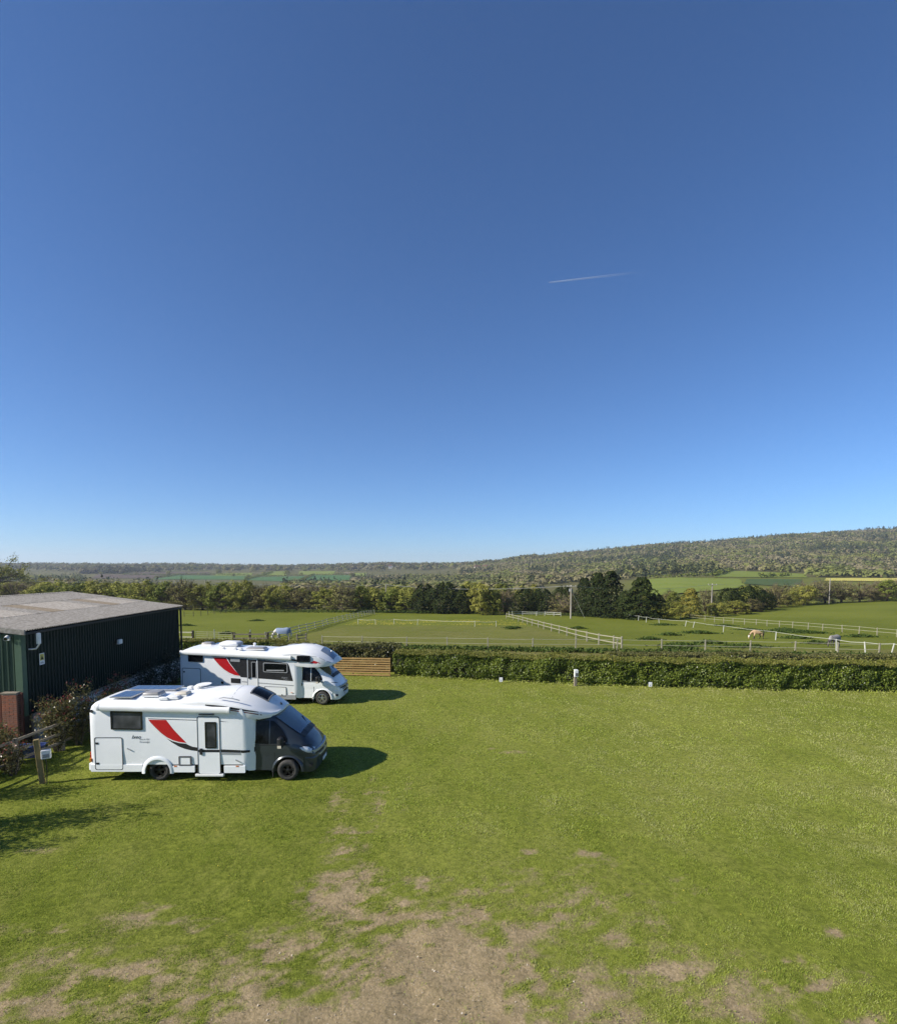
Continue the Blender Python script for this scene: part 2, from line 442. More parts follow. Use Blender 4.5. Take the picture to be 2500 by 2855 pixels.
lz = lz + np.clip(dl - .3, 0, 1) * (.10 * (fbm(lx * 1.5, ly * 1.5, 75, 4) - .5) + .09 * (fbm(lx * 3.3, ly * 3.3, 76, 2) - .5) - .045 * np.clip(rut, 0, 1.2))
idx = np.arange(lx.size).reshape(lx.shape)
Fq = np.stack([idx[:-1, :-1], idx[:-1, 1:], idx[1:, 1:], idx[1:, :-1]], -1).reshape(-1, 4)
me = np_mesh('lawn', np.stack([lx, ly, lz + .03], -1).reshape(-1, 3), Fq, M['lawn'], {'dirt': dl.ravel()}, True)
tag(link('lawn', me), kind='structure')

def lawn_z(x, y):
    return .05 * (fbm(x / 2.2, y / 2.2, 71) - .5) + .05 * (fbm(x * 2.2, y * 2.2, 73, 3) - .5) + .03

# ---- grass blades
M['blade'] = leaf_mat('grass_blade', [(0.1174, 0.1614, 0.0189), (0.2904, 0.3539, 0.0473), (0.4345, 0.4778, 0.093), (0.473, 0.4515, 0.21)], .4, .7, .08, 0)
rg = np.random.default_rng(4)
def scatter(n, y0, y1):
    y = y0 + (y1 - y0) * rg.random(n); x = (rg.random(n) * 2 - 1) * (y * .86 + 1.0)
    return x, y
bx, by, bh, bw = [], [], [], []
for n, y0, y1, h, w in ((330000, 6.8, 13.5, .040, .011), (230000, 13.5, 21, .048, .018), (170000, 21, 35.5, .055, .03)):
    x, y = scatter(n, y0, y1)
    d = dirt_at(x, y)
    k = (rg.random(n) > np.clip(d * 1.55 - .12, 0, .985)) & (x > -17)
    x, y = x[k], y[k]
    cl = fbm(x * 1.7, y * 1.7, 90, 4)
    bx.append(x); by.append(y); bh.append(h * (.3 + 2.6 * np.clip(cl - .25, 0, 1) * rg.random(len(x)))); bw.append(np.full(len(x), w))
bx, by, bh, bw = map(np.concatenate, (bx, by, bh, bw))
n = len(bx); a = rg.random(n) * 6.283; le = (rg.random((n, 2)) - .5) * 1.5 * bh[:, None]
P = np.stack([bx, by, lawn_z(bx, by) - .008], -1)
t = np.stack([np.cos(a), np.sin(a), 0 * a], -1) * bw[:, None] * .5
tip = P + np.concatenate([le, bh[:, None]], 1)
V = np.stack([P - t, P + t, tip], 1).reshape(-1, 3)
pat = fbm(bx * .25, by * .25, 95, 3)
pat2 = fbm(bx * 1.1, by * .6, 97, 4)
rn = np.clip(.72 * rg.random(n) + .8 * (pat - .5) + .75 * (pat2 - .5) + .10 + .014 * (by - 12) + .026 * np.clip(bx, -9, 9), 0, 1)
me = np_mesh('lawn_grass', V, np.arange(3 * n).reshape(-1, 3), M['blade'], {'rnd': np.repeat(rn, 3)})
tag(link('lawn_grass', me), 'short mown green grass covering the lawn around the two motorhomes', 'grass', kind='stuff')

def leaf_quads(P, size, rg, nrm=None, bias=.7, aspect=.6):
    n = len(P)
    d = rg.normal(size=(n, 3)); d /= np.linalg.norm(d, axis=1)[:, None]
    if nrm is not None:
        d = d * (1 - bias) + nrm * bias; d /= np.linalg.norm(d, axis=1)[:, None] + 1e-9
    r = rg.normal(size=(n, 3)); t = np.cross(d, r); t /= np.linalg.norm(t, axis=1)[:, None] + 1e-9
    b = np.cross(d, t)
    s = (np.asarray(size) * np.ones(n))[:, None] * .5
    return np.stack([P - t * s, P + b * s * aspect, P + t * s, P - b * s * aspect], 1).reshape(-1, 3), np.arange(4 * n).reshape(-1, 4)

# ---- dandelions in the lawn, buttercups in the paddock, tussocks
M['yellow'] = mat('yellow_petals', (.60, .46, .05), .7, (.5, .4, .05), 5)
n = 150
x, y = scatter(n, 7.5, 30)
k = dirt_at(x, y) < .3; x, y = x[k], y[k]
V, Fq = leaf_quads(np.stack([x, y, lawn_z(x, y) + .045], -1), (.018 + .0011 * y) * (.6 + .6 * rg.random(len(x))), rg, np.array([[0, 0, 1.]]), .85, .95)
tag(link('dandelions', np_mesh('dandelions', V, Fq, M['yellow'])), 'small yellow dandelion heads dotted over the mown lawn', 'flowers', kind='stuff')
n = 2400
x = -18 + rg.random(n) * 32; y = 96 + rg.random(n) * 18
k = fbm(x / 4, y / 3, 31) + .12 * (rg.random(n) - .5) > .45; x, y = x[k], y[k]
V, Fq = leaf_quads(np.stack([x, y, terrain(x, y) + .12], -1), .11, rg, np.array([[0, -.3, 1.]]), .7, .8)
tag(link('buttercups', np_mesh('buttercups', V, Fq, M['yellow'])), 'band of yellow buttercups along the far end of the paddock', 'flowers', kind='stuff')
M['tussock'] = leaf_mat('tussock_grass', [(.035, .06, .01), (.06, .095, .016), (.09, .125, .03)], .3, .7, .15, 0)
TUSS = [(49.9,82.8,1.6),(51,81.5,2.2),(51.7,80.5,2.0),(52.5,86.2,1.4),(52,79.8,1.6),(23.2,54.6,1.6),(21.3,50.6,1.2),(27.6,52.4,1.3),(28.6,53,1.5),(35.7,79.2,1.5),(36.2,78.6,1.2),(21,89.3,.8),(46.7,85.8,1.3),(9.8,86.5,.6),(10,89.3,.7),(10.9,88.6,.6),(38.2,98.3,1.6),(54.3,72.8,1.3),(28.2,59.6,1.2),(44,70,1.2),(30,75,1.0),(24,66,.9),(40,60,1.0),(48,96,1.4),(-30,75,.6),(-45,95,.8),(-38,110,.9)]
px, py, pz = [], [], []
for tx, ty, tr in TUSS:
    n = int(260 * tr)
    x = tx + rg.normal(size=n) * tr * .75; y = ty + rg.normal(size=n) * tr * .45
    px.append(x); py.append(y); pz.append(terrain(x, y) + .05 + .3 * rg.random(n) * np.exp(-((x - tx) / tr) ** 2))
# rough growth along the foot of the far trees and under the fences
n = 5200; x = -62 + rg.random(n) * 110; y = 143.5 - np.clip(x - 12, 0, 40) * .62 + rg.random(n) * 5
px.append(x); py.append(y); pz.append(terrain(x, y) + .1 + .7 * rg.random(n))
n = 2600; s_ = rg.random(n); x = -3.6 + s_ * 34; y = np.interp(x, [-3.6, 2.5, 9.3, 16, 24.4, 38], [34.85, 33.4, 31.75, 30.85, 30.05, 29.1]) + .12 * rg.normal(size=n)
tx_, ty_ = x, y
n = 3800; x = -12 + rg.random(n) * 48; y = 51.8 - .17 * (x + 8) + rg.normal(size=n) * .5
px.append(x); py.append(y); pz.append(terrain(x, y) + .02 + .3 * rg.random(n))
px, py, pz = map(np.concatenate, (px, py, pz))
V, Fq = leaf_quads(np.stack([px, py, pz], -1), .42, rg, np.array([[-.3, -.4, 1.]]), .35, .35)
tag(link('tussocks', np_mesh('tussocks', V, Fq, M['tussock'], {'rnd': np.repeat(rg.random(len(px)), 4)})), 'dark tussocks of rough grass dotted over the paddocks', 'grass', kind='stuff')

V, Fq = leaf_quads(np.stack([tx_, ty_, .03 + .16 * rg.random(len(tx_)) ** 2], -1), .15, rg, np.array([[0, -.8, .4]]), .4, .22)
tag(link('long_grass', np_mesh('long_grass', V, Fq, M['blade'], {'rnd': np.repeat(.35 + .6 * rg.random(len(tx_)), 4)})), 'strip of longer uncut grass along the foot of the hedge', 'grass', kind='stuff')
gx_ = rg.normal(size=380) * 2.6 - .4; gy_ = 6.9 + np.abs(rg.normal(size=380)) * 2.0
V, Fq = leaf_quads(np.stack([gx_, gy_, lawn_z(gx_, gy_) - .012], -1), .02 + .03 * rg.random(380) ** 3, rg, np.array([[-.5, -.3, .7]]), .8, .8)
M['stone'] = mat('small_stones', (.42, .37, .29), .9, (.25, .21, .16), 9)
tag(link('loose_stones', np_mesh('loose_stones', V, Fq, M['stone'])), 'small pale stones loose on the bare worn soil', 'stones', kind='stuff')

# ---- far fields, draped sheets
M['f_grass'] = mat('pasture', (.15, .19, .026), .9, (.175, .205, .036), .03, coords='World', spec=.1)
M['f_crop'] = mat('young_wheat', (.055, .125, .034), .9, (.075, .14, .042), .03, coords='World', spec=.1, stretch=(1, .3, 1))
M['f_crop2'] = mat('dark_pasture', (.055, .088, .024), .9, (.075, .105, .03), .03, coords='World', spec=.1)
M['f_soil'] = mat('ploughed_soil', (.105, .078, .055), .95, (.085, .062, .045), .03, coords='World', spec=.1)
M['f_tan'] = mat('bare_field', (.20, .16, .10), .95, (.17, .14, .09), .03, coords='World', spec=.1)
M['f_rape'] = mat('rapeseed', (.52, .46, .10), .9, (.42, .38, .09), .06, coords='World', spec=.1)
FIELDS = [('crop', [(-273.9, 1036.2), (-334.4, 1376.6), (-232.9, 1344.0), (-172.6, 948.8)]), ('crop', [(-398.1, 1087.1), (-434.0, 1270.7), (-339.5, 1317.3), (-268.3, 995.5)]), ('grass', [(-445.9, 1338.6), (-512.8, 1641.6), (-490.6, 1681.4), (-386.6, 1333.2)]), ('grass', [(-376.7, 1398.8), (-458.5, 1715.4), (-345.2, 1701.8), (-286.1, 1387.7)]), ('tan', [(-274.5, 1444.4), (-298.8, 1583.6), (-267.1, 1564.7), (-245.5, 1432.9)]), ('grass', [(-214.4, 1255.6), (-256.7, 1509.4), (-218.2, 1485.5), (-184.7, 1235.7)]), ('crop', [(-597.0, 1122.5), (-674.8, 1360.2), (-489.0, 1338.6), (-398.8, 1104.7)]), ('soil', [(-759.1, 1182.4), (-893.9, 1415.7), (-687.4, 1376.6), (-617.3, 1182.4)]), ('soil', [(-830.0, 1415.7), (-862.9, 1539.8), (-681.3, 1583.5), (-594.3, 1376.6)]), ('grass', [(-564.9, 1338.6), (-607.5, 1473.5), (-525.7, 1497.3), (-466.9, 1317.3)]), ('grass', [(-217.5, 265.2), (-374.3, 456.6), (-345.2, 473.3), (-224.3, 307.4)]), ('grass', [(108.9, 312.3), (200.8, 558.2), (270.2, 517.4), (207.7, 387.8)]), ('grass', [(268.4, 562.8), (384.7, 765.9), (419.6, 657.8), (359.8, 558.3)]), ('crop2', [(230.8, 433.8), (276.8, 517.4), (325.9, 513.3), (240.4, 380.1)]), ('rape', [(327.3, 485.3), (370.3, 547.2), (464.3, 562.7), (397.3, 481.4)]), ('grass', [(102.5, 883.4), (137.4, 927.0), (194.2, 849.2), (161.3, 695.2)])]
for kind, q in FIELDS:
    q = np.array(q); n = 14
    s, t = np.meshgrid(np.linspace(0, 1, n), np.linspace(0, 1, n)); s = s[..., None]; t = t[..., None]
    p = (q[0] * (1 - s) + q[3] * s) * (1 - t) + (q[1] * (1 - s) + q[2] * s) * t
    w = (fbm(p[..., 0] / 40, p[..., 1] / 40, 8) - .5)[..., None] * 10
    p = p + w
    z = terrain(p[..., 0], p[..., 1]) + 0.6
    idx = np.arange(n * n).reshape(n, n)
    Fq = np.stack([idx[:-1, :-1], idx[:-1, 1:], idx[1:, 1:], idx[1:, :-1]], -1).reshape(-1, 4)
    tag(link('field', np_mesh('field', np.concatenate([p, z[..., None]], -1).reshape(-1, 3), Fq, M['f_' + kind], smooth=True)), kind='structure')

def in_field(x, y, grow=1.0):
    r = np.zeros(x.shape, bool)
    for k, q in FIELDS:
        q = np.array(q); c = q.mean(0); q = c + (q - c) * grow
        s = np.ones(x.shape, bool); t = np.ones(x.shape, bool)
        for i in range(4):
            a, b = q[i], q[(i + 1) % 4]
            cr = (b[0] - a[0]) * (y - a[1]) - (b[1] - a[1]) * (x - a[0])
            s &= cr > 0; t &= cr < 0
        r |= s | t
    return r

# ---- far woods (a mass): each tree a dome of leaf clumps
M['wood'] = col_mat('woodland_foliage')
SPEC = np.array([(.225, .20, .10), (.20, .195, .07), (.16, .178, .052), (.19, .205, .05), (.066, .08, .036), (.24, .21, .115)])
def wood_mesh(x, y, kind, rg, q=24, rs=1.0):
    n = len(x)
    rad = (4.6 + 4.2 * rg.random(n) ** 2) * rs; hgt = (7 + 5 * rg.random(n)) * rs
    con = kind == 4; rad[con] *= .62; hgt[con] *= 1.25
    base = terrain(x, y)
    d = rg.normal(size=(n, q, 3)); d[..., 2] = np.abs(d[..., 2]) * 1.0 - .25; d /= np.linalg.norm(d, axis=2)[..., None]
    rr = .75 + .35 * rg.random((n, q))
    P = np.stack([x[:, None] + d[..., 0] * rad[:, None] * rr, y[:, None] + d[..., 1] * rad[:, None] * rr, base[:, None] + hgt[:, None] * (.42 + .55 * d[..., 2] * rr)], -1)
    if con.any():
        h = rg.random((con.sum(), q)) ** 1.3; aa = rg.random((con.sum(), q)) * 6.283; r = rad[con][:, None] * (1.05 - h)
        P[con] = np.stack([x[con][:, None] + np.cos(aa) * r, y[con][:, None] + np.sin(aa) * r, base[con][:, None] + hgt[con][:, None] * (.12 + .95 * h)], -1)
    sz = (rad[:, None] * (.40 + .30 * rg.random((n, q)))).ravel()
    d = d + np.array([0, 0, .5]); d /= np.linalg.norm(d, axis=2)[..., None]
    V, F = leaf_quads(P.reshape(-1, 3), sz, rg, d.reshape(-1, 3), .8, .85)
    c = SPEC[kind] * (.92 + .16 * rg.random((n, 1)))
    c = np.repeat(c[:, None, :], q, 1) * (.9 + .2 * rg.random((n, q, 1)))
    return V, F, np.repeat(c.reshape(-1, 3), 4, 0)
rg = np.random.default_rng(11)
def pick(x, y, rg):
    a = fbm(x / 120, y / 160, 51, 4); b = fbm(x / 90, y / 90, 61, 3); r = rg.random(len(x))
    k = np.where(a < .42, 0, np.where(a < .52, 1, np.where(a < .6, 2, 5)))
    k = np.where((b > .60) & (r < .75), 4, k); k = np.where((b < .36) & (r < .55), 3, k)
    band = (fbm(x / 240, y / 70, 171, 3) > .50) & (terrain(x, y) > 42) & (r < .28)
    k = np.where(band, 4, k)
    return np.where(r > .93, 2, k)
def wood(name, label, n, u0, u1, y0, y1, test=None, rs=1.0, q=24, tone=1.0):
    u = u0 + (u1 - u0) * rg.random(n); y = np.sqrt(y0 ** 2 + (y1 ** 2 - y0 ** 2) * rg.random(n)); x = u * y
    k = ~in_field(x, y, 1.06)
    if test is not None: k &= test(x, y, u)
    x, y = x[k], y[k]
    kd = pick(x, y, rg)
    if tone == .72: kd = np.where(kd == 4, 1, kd)
    V, F, c = wood_mesh(x, y, kd, rg, q, rs)
    tag(link(name, np_mesh(name, V, F, M['wood'], {'col': c * tone})), label, 'wood', kind='stuff')
wood('hillside_wood', 'grey brown and olive spring woodland covering the long hillside', 11500, .02, 1.0, 545, 1950,
     lambda x, y, u: (y > 900 - np.clip(u - .02, 0, .14) * 2300) & ((u > .66) | (y > 600)) & (terrain(x, y) > -9), 1.0, 34)
wood('ridge_wood', 'dark wooded ridge along the distant skyline', 3900, -1.28, .16, 1620, 2450,
     lambda x, y, u: (y > 1980) | (fbm(x / 90, y / 60, 77, 3) > .50), 1.75, 24, .72)
wood('valley_wood', 'olive and brown woodland on the valley floor beyond the tree line', 3300, -.30, .16, 300, 1080,
     lambda x, y, u: (u > -.17) | (y < 820), .95)
wood('combe_wood', 'yellowish green wood on a low mound left of the ploughed fields', 1500, -.98, -.52, 330, 1180,
     lambda x, y, u: (u < -.66) | (y < 800), 1.0)
wood('dark_copse', 'dark green copse above the ploughed fields on the far side', 420, -.66, -.52, 1440, 1600, None, 1.4, 24, .5)

# ================================================================ TREES
M['bark'] = mat('bark', (.085, .068, .048), .9, (.05, .04, .03), 5, bump=.4)
M['twig'] = mat('twig', (.125, .095, .065), .85, (.09, .07, .05), 3)
M['tl_olive'] = leaf_mat('leaves_olive', [(0.11, 0.1248, 0.0243), (0.2072, 0.2167, 0.0405), (0.3029, 0.2909, 0.0607), (0.3871, 0.3717, 0.0861)])
M['tl_green'] = leaf_mat('leaves_fresh', [(0.0772, 0.1044, 0.0193), (0.1476, 0.176, 0.0298), (0.226, 0.2383, 0.0465), (0.3126, 0.3059, 0.0632)])
M['tl_brown'] = leaf_mat('leaves_budding', [(0.1236, 0.107, 0.0393), (0.1995, 0.1729, 0.0639), (0.2585, 0.2277, 0.0795), (0.2641, 0.269, 0.0689)], .25)
M['tl_pale'] = leaf_mat('leaves_pale', [(0.1611, 0.146, 0.0549), (0.237, 0.2179, 0.0811), (0.2939, 0.2824, 0.1074), (0.2654, 0.2824, 0.0811)], .3)
M['tl_dark'] = leaf_mat('needles_dark', [(0.009, 0.0144, 0.0045), (0.0174, 0.027, 0.0066), (0.0296, 0.0409, 0.0096), (0.045, 0.0559, 0.0133)], .1, .7, .08)
M['tl_gold'] = leaf_mat('needles_gold', [(0.096, 0.096, 0.019), (0.192, 0.168, 0.029), (0.304, 0.248, 0.04), (0.08, 0.096, 0.024)], .15)

def unit_tree(seed, style):
    """crown of unit width and height; returns (leaf points, normals, leaf size, twig verts/faces, trunk MB)"""
    rg = np.random.default_rng(seed)
    tw = MB(); pts = []; nr = []
    if style in ('round', 'twiggy'):
        nc = 92 if style == 'round' else 84
        hh = .05 + .93 * rg.random(nc) ** .85; aa = rg.random(nc) * 6.283
        prof = np.where(hh < .52, .80 + .35 * hh, .985 * np.sqrt(np.clip(1 - ((hh - .52) / .5) ** 2, 0, 1)))
        lob = 1 + .16 * np.sin(3 * aa + seed + 4 * hh) + .12 * np.sin(5 * aa + seed * 2)
        r = .42 * prof * lob * (.35 + .65 * rg.random(nc) ** .5)
        C = np.stack([np.cos(aa) * r, np.sin(aa) * r, hh * (1 + .08 * np.sin(2 * aa + seed))], -1)
        per = 40 if style == 'round' else 26
        for q in C:
            rr = .07 + .07 * rg.random()
            d = rg.normal(size=(per, 3)); d /= np.linalg.norm(d, axis=1)[:, None]
            p = q + d * rr * rg.random((per, 1)) ** .4 * np.array([1, 1, .8])
            pts.append(p); o = q - np.array([0, 0, .45]); o /= np.linalg.norm(o) + 1e-6; nr.append(d * .6 + o * .6)
        size = .052 if style == 'round' else .036
        for q in C[:: (2 if style == 'round' else 1)]:
            tw.tube([(0, 0, .12), tuple(q * np.array([.45, .45, .55]) + np.array([0, 0, .06])), tuple(q)], [.016, .008, .003], 3, False)
            if style == 'twiggy':
                for k in range(7):
                    d = rg.normal(size=3) * .055 + (q - np.array([0, 0, .35])) * .22
                    tw.tube([tuple(q * .85), tuple(q + d)], [.0038, .0014], 3, False)
    elif style == 'dense':
        n = 3600
        a = rg.random(n) * 6.283; h = rg.random(n)
        prof = np.sin(np.clip(h * .86 + .12, 0, 1) * math.pi) ** .55
        lob = 1 + .10 * np.sin(3 * a + 5 * h + seed) + .10 * np.sin(7 * a - 9 * h + seed) + .06 * np.sin(13 * a + 17 * h)
        r = .46 * prof * lob * (.72 + .28 * rg.random(n) ** .4)
        pts.append(np.stack([np.cos(a) * r, np.sin(a) * r, h * (.92 + .09 * np.sin(4 * a + seed))], -1)); nr.append(np.stack([np.cos(a), np.sin(a), .5 + 0 * a], -1)); size = .05
    else:                                   # cone: ragged upswept sprays
        n = 3400
        h = rg.random(n) ** 1.15; a = rg.random(n) * 6.283
        lev = .80 + .20 * np.sin(h * 34 + 2.2 * np.sin(a * 2 + seed) + seed)
        lob = 1 + .13 * np.sin(3 * a + seed) + .12 * np.sin(5 * a - 6 * h)
        r = .48 * np.clip(1.06 - h, 0, 1) ** .58 * lob * (.35 + .65 * lev) * (.66 + .34 * rg.random(n) ** .4)
        pts.append(np.stack([np.cos(a) * r, np.sin(a) * r, h + .05 * lev], -1)); nr.append(np.stack([np.cos(a), np.sin(a), .9 + 0 * a], -1)); size = .052
    P = np.concatenate(pts); Nn = np.concatenate(nr); Nn /= np.linalg.norm(Nn, axis=1)[:, None] + 1e-9
    V, F = leaf_quads(P, size * (.7 + .6 * rg.random(len(P))), rg, Nn, .62, .6)
    rn = np.clip(rg.random(len(P)) * .8 + .2 * rg.random(), 0, 1)
    tk = MB().tube([(0, 0, -.03), (.006, 0, .12), (-.008, .01, .3), (.004, 0, .62)], [.036, .028, .02, .007], 7)
    return V, F, np.repeat(rn, 4), tw, tk

PROTO = {}
def proto(kind, seed, style, m):
    V, F, rn, tw, tk = unit_tree(seed, style)
    PROTO.setdefault(kind, []).append((np_mesh('crown', V, F, M[m], {'rnd': rn}), tk.mesh('trunk', M['bark'], 60), tw.mesh('twigs', M['twig']) if tw.v else None))
for s in (1, 2, 3): proto('o', s, 'round', 'tl_olive')
for s in (4, 5): proto('g', s, 'round', 'tl_green')
for s in (6, 7, 8): proto('b', s, 'twiggy', 'tl_brown')
for s in (9, 10): proto('p', s, 'twiggy', 'tl_pale')
for s in (12, 13): proto('d', s, 'dense', 'tl_dark')
for s in (14, 15): proto('c', s, 'cone', 'tl_dark')
proto('y', 16, 'cone', 'tl_gold')
rnd = random.Random(5)
def place_tree(name, x, y, w, h, kind, label, cat='tree', group=None, i=0, twigs=True):
    cr, tr, tg = PROTO[kind][i % len(PROTO[kind])]
    t = empty(name, (x, y, tz(x, y) - .1), rnd.random() * 6.28, label, cat, group)
    t.scale = (w * 1.25, w * 1.25, h * .94)
    link('crown', cr, t); link('trunk', tr, t)
    if tg and twigs: link('twigs', tg, t)
    return t
TREES = [(-220.6, 295.8, 17.2, 9.1, 'o'), (-127.0, 178.6, 10.4, 8.3, 'o'), (-113.5, 169.6, 9.8, 8.0, 'g'), (-104.3, 166.2, 9.7, 8.5, 'o'), (-96.5, 164.9, 9.0, 8.1, 'o'), (-89.4, 163.6, 9.0, 8.7, 'o'), (-82.9, 162.3, 8.4, 8.4, 'g'), (-75.3, 158.4, 8.7, 8.8, 'b'), (-70.5, 159.0, 7.7, 8.2, 'o'), (-63.8, 156.5, 8.6, 8.2, 'g'), (-58.0, 154.6, 8.5, 8.7, 'o'), (-52.5, 154.6, 8.0, 7.2, 'b'), (-48.1, 153.4, 6.9, 6.4, 'o'), (-42.6, 155.9, 9.6, 5.9, 'b'), (-43.8, 173.7, 8.4, 6.9, 'p'), (-33.0, 152.2, 7.4, 7.1, 'o'), (-28.1, 148.6, 8.1, 7.6, 'p'), (-23.3, 150.4, 6.3, 7.3, 'g'), (-19.5, 151.0, 6.8, 6.7, 'o'), (-15.4, 149.2, 6.3, 6.5, 'g'), (-11.6, 149.2, 6.7, 6.4, 'o'), (-6.2, 148.0, 7.2, 8.3, 'd'), (-0.9, 146.2, 9.0, 8.8, 'd'), (3.7, 144.5, 6.5, 7.9, 'd'), (8.6, 139.3, 6.3, 8.1, 'o'), (11.3, 139.9, 5.4, 6.5, 'g'), (14.7, 143.9, 5.1, 6.2, 'b'), (20.6, 150.3, 6.8, 7.3, 'd'), (25.4, 150.9, 7.3, 7.1, 'd'), (28.8, 138.2, 7.3, 5.3, 'b'), (33.0, 134.9, 5.2, 10.3, 'c'), (34.8, 129.6, 6.3, 11.4, 'c'), (37.0, 126.6, 6.5, 11.8, 'c'), (39.8, 123.1, 5.6, 6.8, 'd'), (41.7, 120.1, 7.4, 10.0, 'c'), (45.5, 121.6, 4.3, 6.0, 'd'), (47.4, 119.7, 6.6, 3.9, 'o'), (55.6, 137.1, 4.0, 5.9, 'g'), (55.4, 127.1, 5.6, 6.9, 'y'), (66.0, 142.2, 5.0, 6.4, 'p'), (75.9, 150.4, 7.3, 7.0, 'd'), (81.5, 151.0, 9.3, 7.6, 'd'), (89.2, 157.2, 6.1, 6.1, 'd'), (62.8, 129.7, 5.0, 3.4, 'o'), (71.0, 137.1, 6.6, 3.6, 'o'), (79.6, 145.6, 5.6, 3.5, 'b'), (99.0, 168.2, 7.6, 6.5, 'b'), (107.8, 176.5, 6.8, 5.1, 'o'), (122.1, 189.0, 10.4, 7.6, 'p'), (131.3, 193.6, 9.4, 7.8, 'p'), (137.5, 194.3, 10.0, 7.4, 'p'), (144.4, 195.1, 8.8, 6.7, 'b'), (151.2, 197.5, 7.6, 6.0, 'b'), (154.1, 195.2, 7.6, 7.4, 'g')]
rx = random.Random(12)
for k in range(26):
    x0 = -132 + k * 5.0; y0 = 176 + rx.uniform(-6, 8) + max(0, -x0 - 70) * .12
    TREES.append((x0 * 1.12, y0, rx.uniform(7.5, 10.5), rx.uniform(6.6, 8.4), rx.choice('oogbp')))
for (x0, y0, w, h, k) in ((6, 158, 8, 8.5, 'o'), (15, 160, 8, 8, 'g'), (24, 166, 8, 8, 'o'), (31, 150, 7, 8, 'd'), (48, 140, 6, 6.5, 'o'), (60, 150, 7, 6, 'b'), (96, 176, 8, 7, 'o'), (113, 190, 9, 7, 'b'), (160, 206, 9, 7, 'p'), (170, 212, 9, 7.5, 'b'), (117, 183, 8, 6.5, 'o')):
    TREES.append((x0, y0, w, h, k))
KN = {'o': ('deciduous_tree', 'olive leafed hedgerow tree'), 'g': ('deciduous_tree', 'fresh green hedgerow tree'), 'b': ('budding_tree', 'brown twiggy budding tree'), 'p': ('budding_tree', 'pale twiggy budding tree'), 'd': ('evergreen_tree', 'dense dark evergreen tree'), 'c': ('conifer_tree', 'tall dark conifer'), 'y': ('golden_conifer', 'golden yellow conifer')}
def where(x, y):
    u = x / y
    if u < -.43: return 'seen above the shed roof'
    if u < -.25: return 'behind the left meadow'
    if u < -.06: return 'at the end of the central paddock'
    if u < .13: return 'behind the buttercup strip'
    if u < .40: return 'behind the right paddock'
    if u < .60: return 'along the rising hedge line'
    return 'on the crest of the right meadow'
ORD = ['first', 'second', 'third', 'fourth', 'fifth', 'sixth', 'seventh', 'eighth', 'ninth', 'tenth', 'eleventh', 'twelfth', 'thirteenth', 'fourteenth', 'fifteenth', 'sixteenth', 'seventeenth', 'eighteenth', 'nineteenth', 'twentieth']
cnt = {}; tot = {}
srt = sorted(TREES, key=lambda t: t[0] / t[1])
for t in srt: tot[(t[4], where(t[0], t[1]))] = tot.get((t[4], where(t[0], t[1])), 0) + 1
for i, (x, y, w, h, k) in enumerate(srt):
    wh = where(x, y); j = cnt.get((k, wh), 0); cnt[(k, wh)] = j + 1
    lab = KN[k][1] + ' ' + wh + ('' if tot[(k, wh)] == 1 else ', %s from the left' % ORD[j])
    if k == 'c': w, h = w * 1.15, h * .93
    place_tree(KN[k][0], x, y, w, h, k, lab, group='trees along the far side of the paddocks', i=i)

FIELD_TREES = [(-508.5, 1317.3, 8.5), (-431.3, 1201.5, 9.3), (-449.5, 1354.7, 11.4), (-399.1, 1376.6, 15.1), (-214.8, 979.7, 8.8), (-271.6, 1382.2, 13.4), (-214.2, 1235.7, 12.0), (-255.9, 922.6, 13.1), (-363.7, 1376.6, 8.9), (-782.7, 1393.2, 11.7), (-904.0, 1461.8, 11.3), (-691.8, 1376.6, 12.4), (-882.0, 1415.7, 8.2), (-567.6, 1444.3, 13.0), (-595.5, 1444.3, 14.9), (-539.0, 1521.4, 11.8)]
for i, (x, y, w) in enumerate(sorted(FIELD_TREES, key=lambda t: t[0] / t[1])):
    lab = 'small far field tree, %s from the left among the hillside fields' % ORD[i]
    place_tree('field_tree', x, y, w, w * .85, 'ogb'[i % 3], lab, group='single trees among the far fields', i=i, twigs=False)
HEDGEROWS = [[(-268.3, 995.5), (-334.4, 1376.6)], [(-398.1, 1087.1), (-489.9, 1552.2)], [(-334.4, 1376.6), (-232.9, 1344.0)], [(-434.0, 1270.7), (-343.6, 1333.2)], [(-624.9, 1182.4), (-665.2, 1376.6), (-483.0, 1338.6)], [(-807.1, 1376.6), (-594.3, 1376.6)], [(200.3, 564.9), (223.1, 549.4), (277.1, 581.1), (389.7, 765.9)], [(307.5, 551.6), (373.2, 609.6)], [(-260.0, 983.6), (-172.6, 948.8)], [(137.4, 927.0), (194.2, 849.2)]]
HL = ['oblique hedgerow left of the square wheat field', 'long oblique hedgerow climbing between the wheat and the pasture', 'hedgerow along the top of the square wheat field', 'hedgerow above the blue green wheat field', 'angled hedgerow round the dark green field beyond the shed', 'straight hedgerow between the two ploughed fields', 'curving hedgerow along the top of the bright right meadow', 'short hedgerow inside the upper right pasture', 'hedgerow along the foot of the square wheat field', 'hedgerow on top of the small field below the hillside wood']
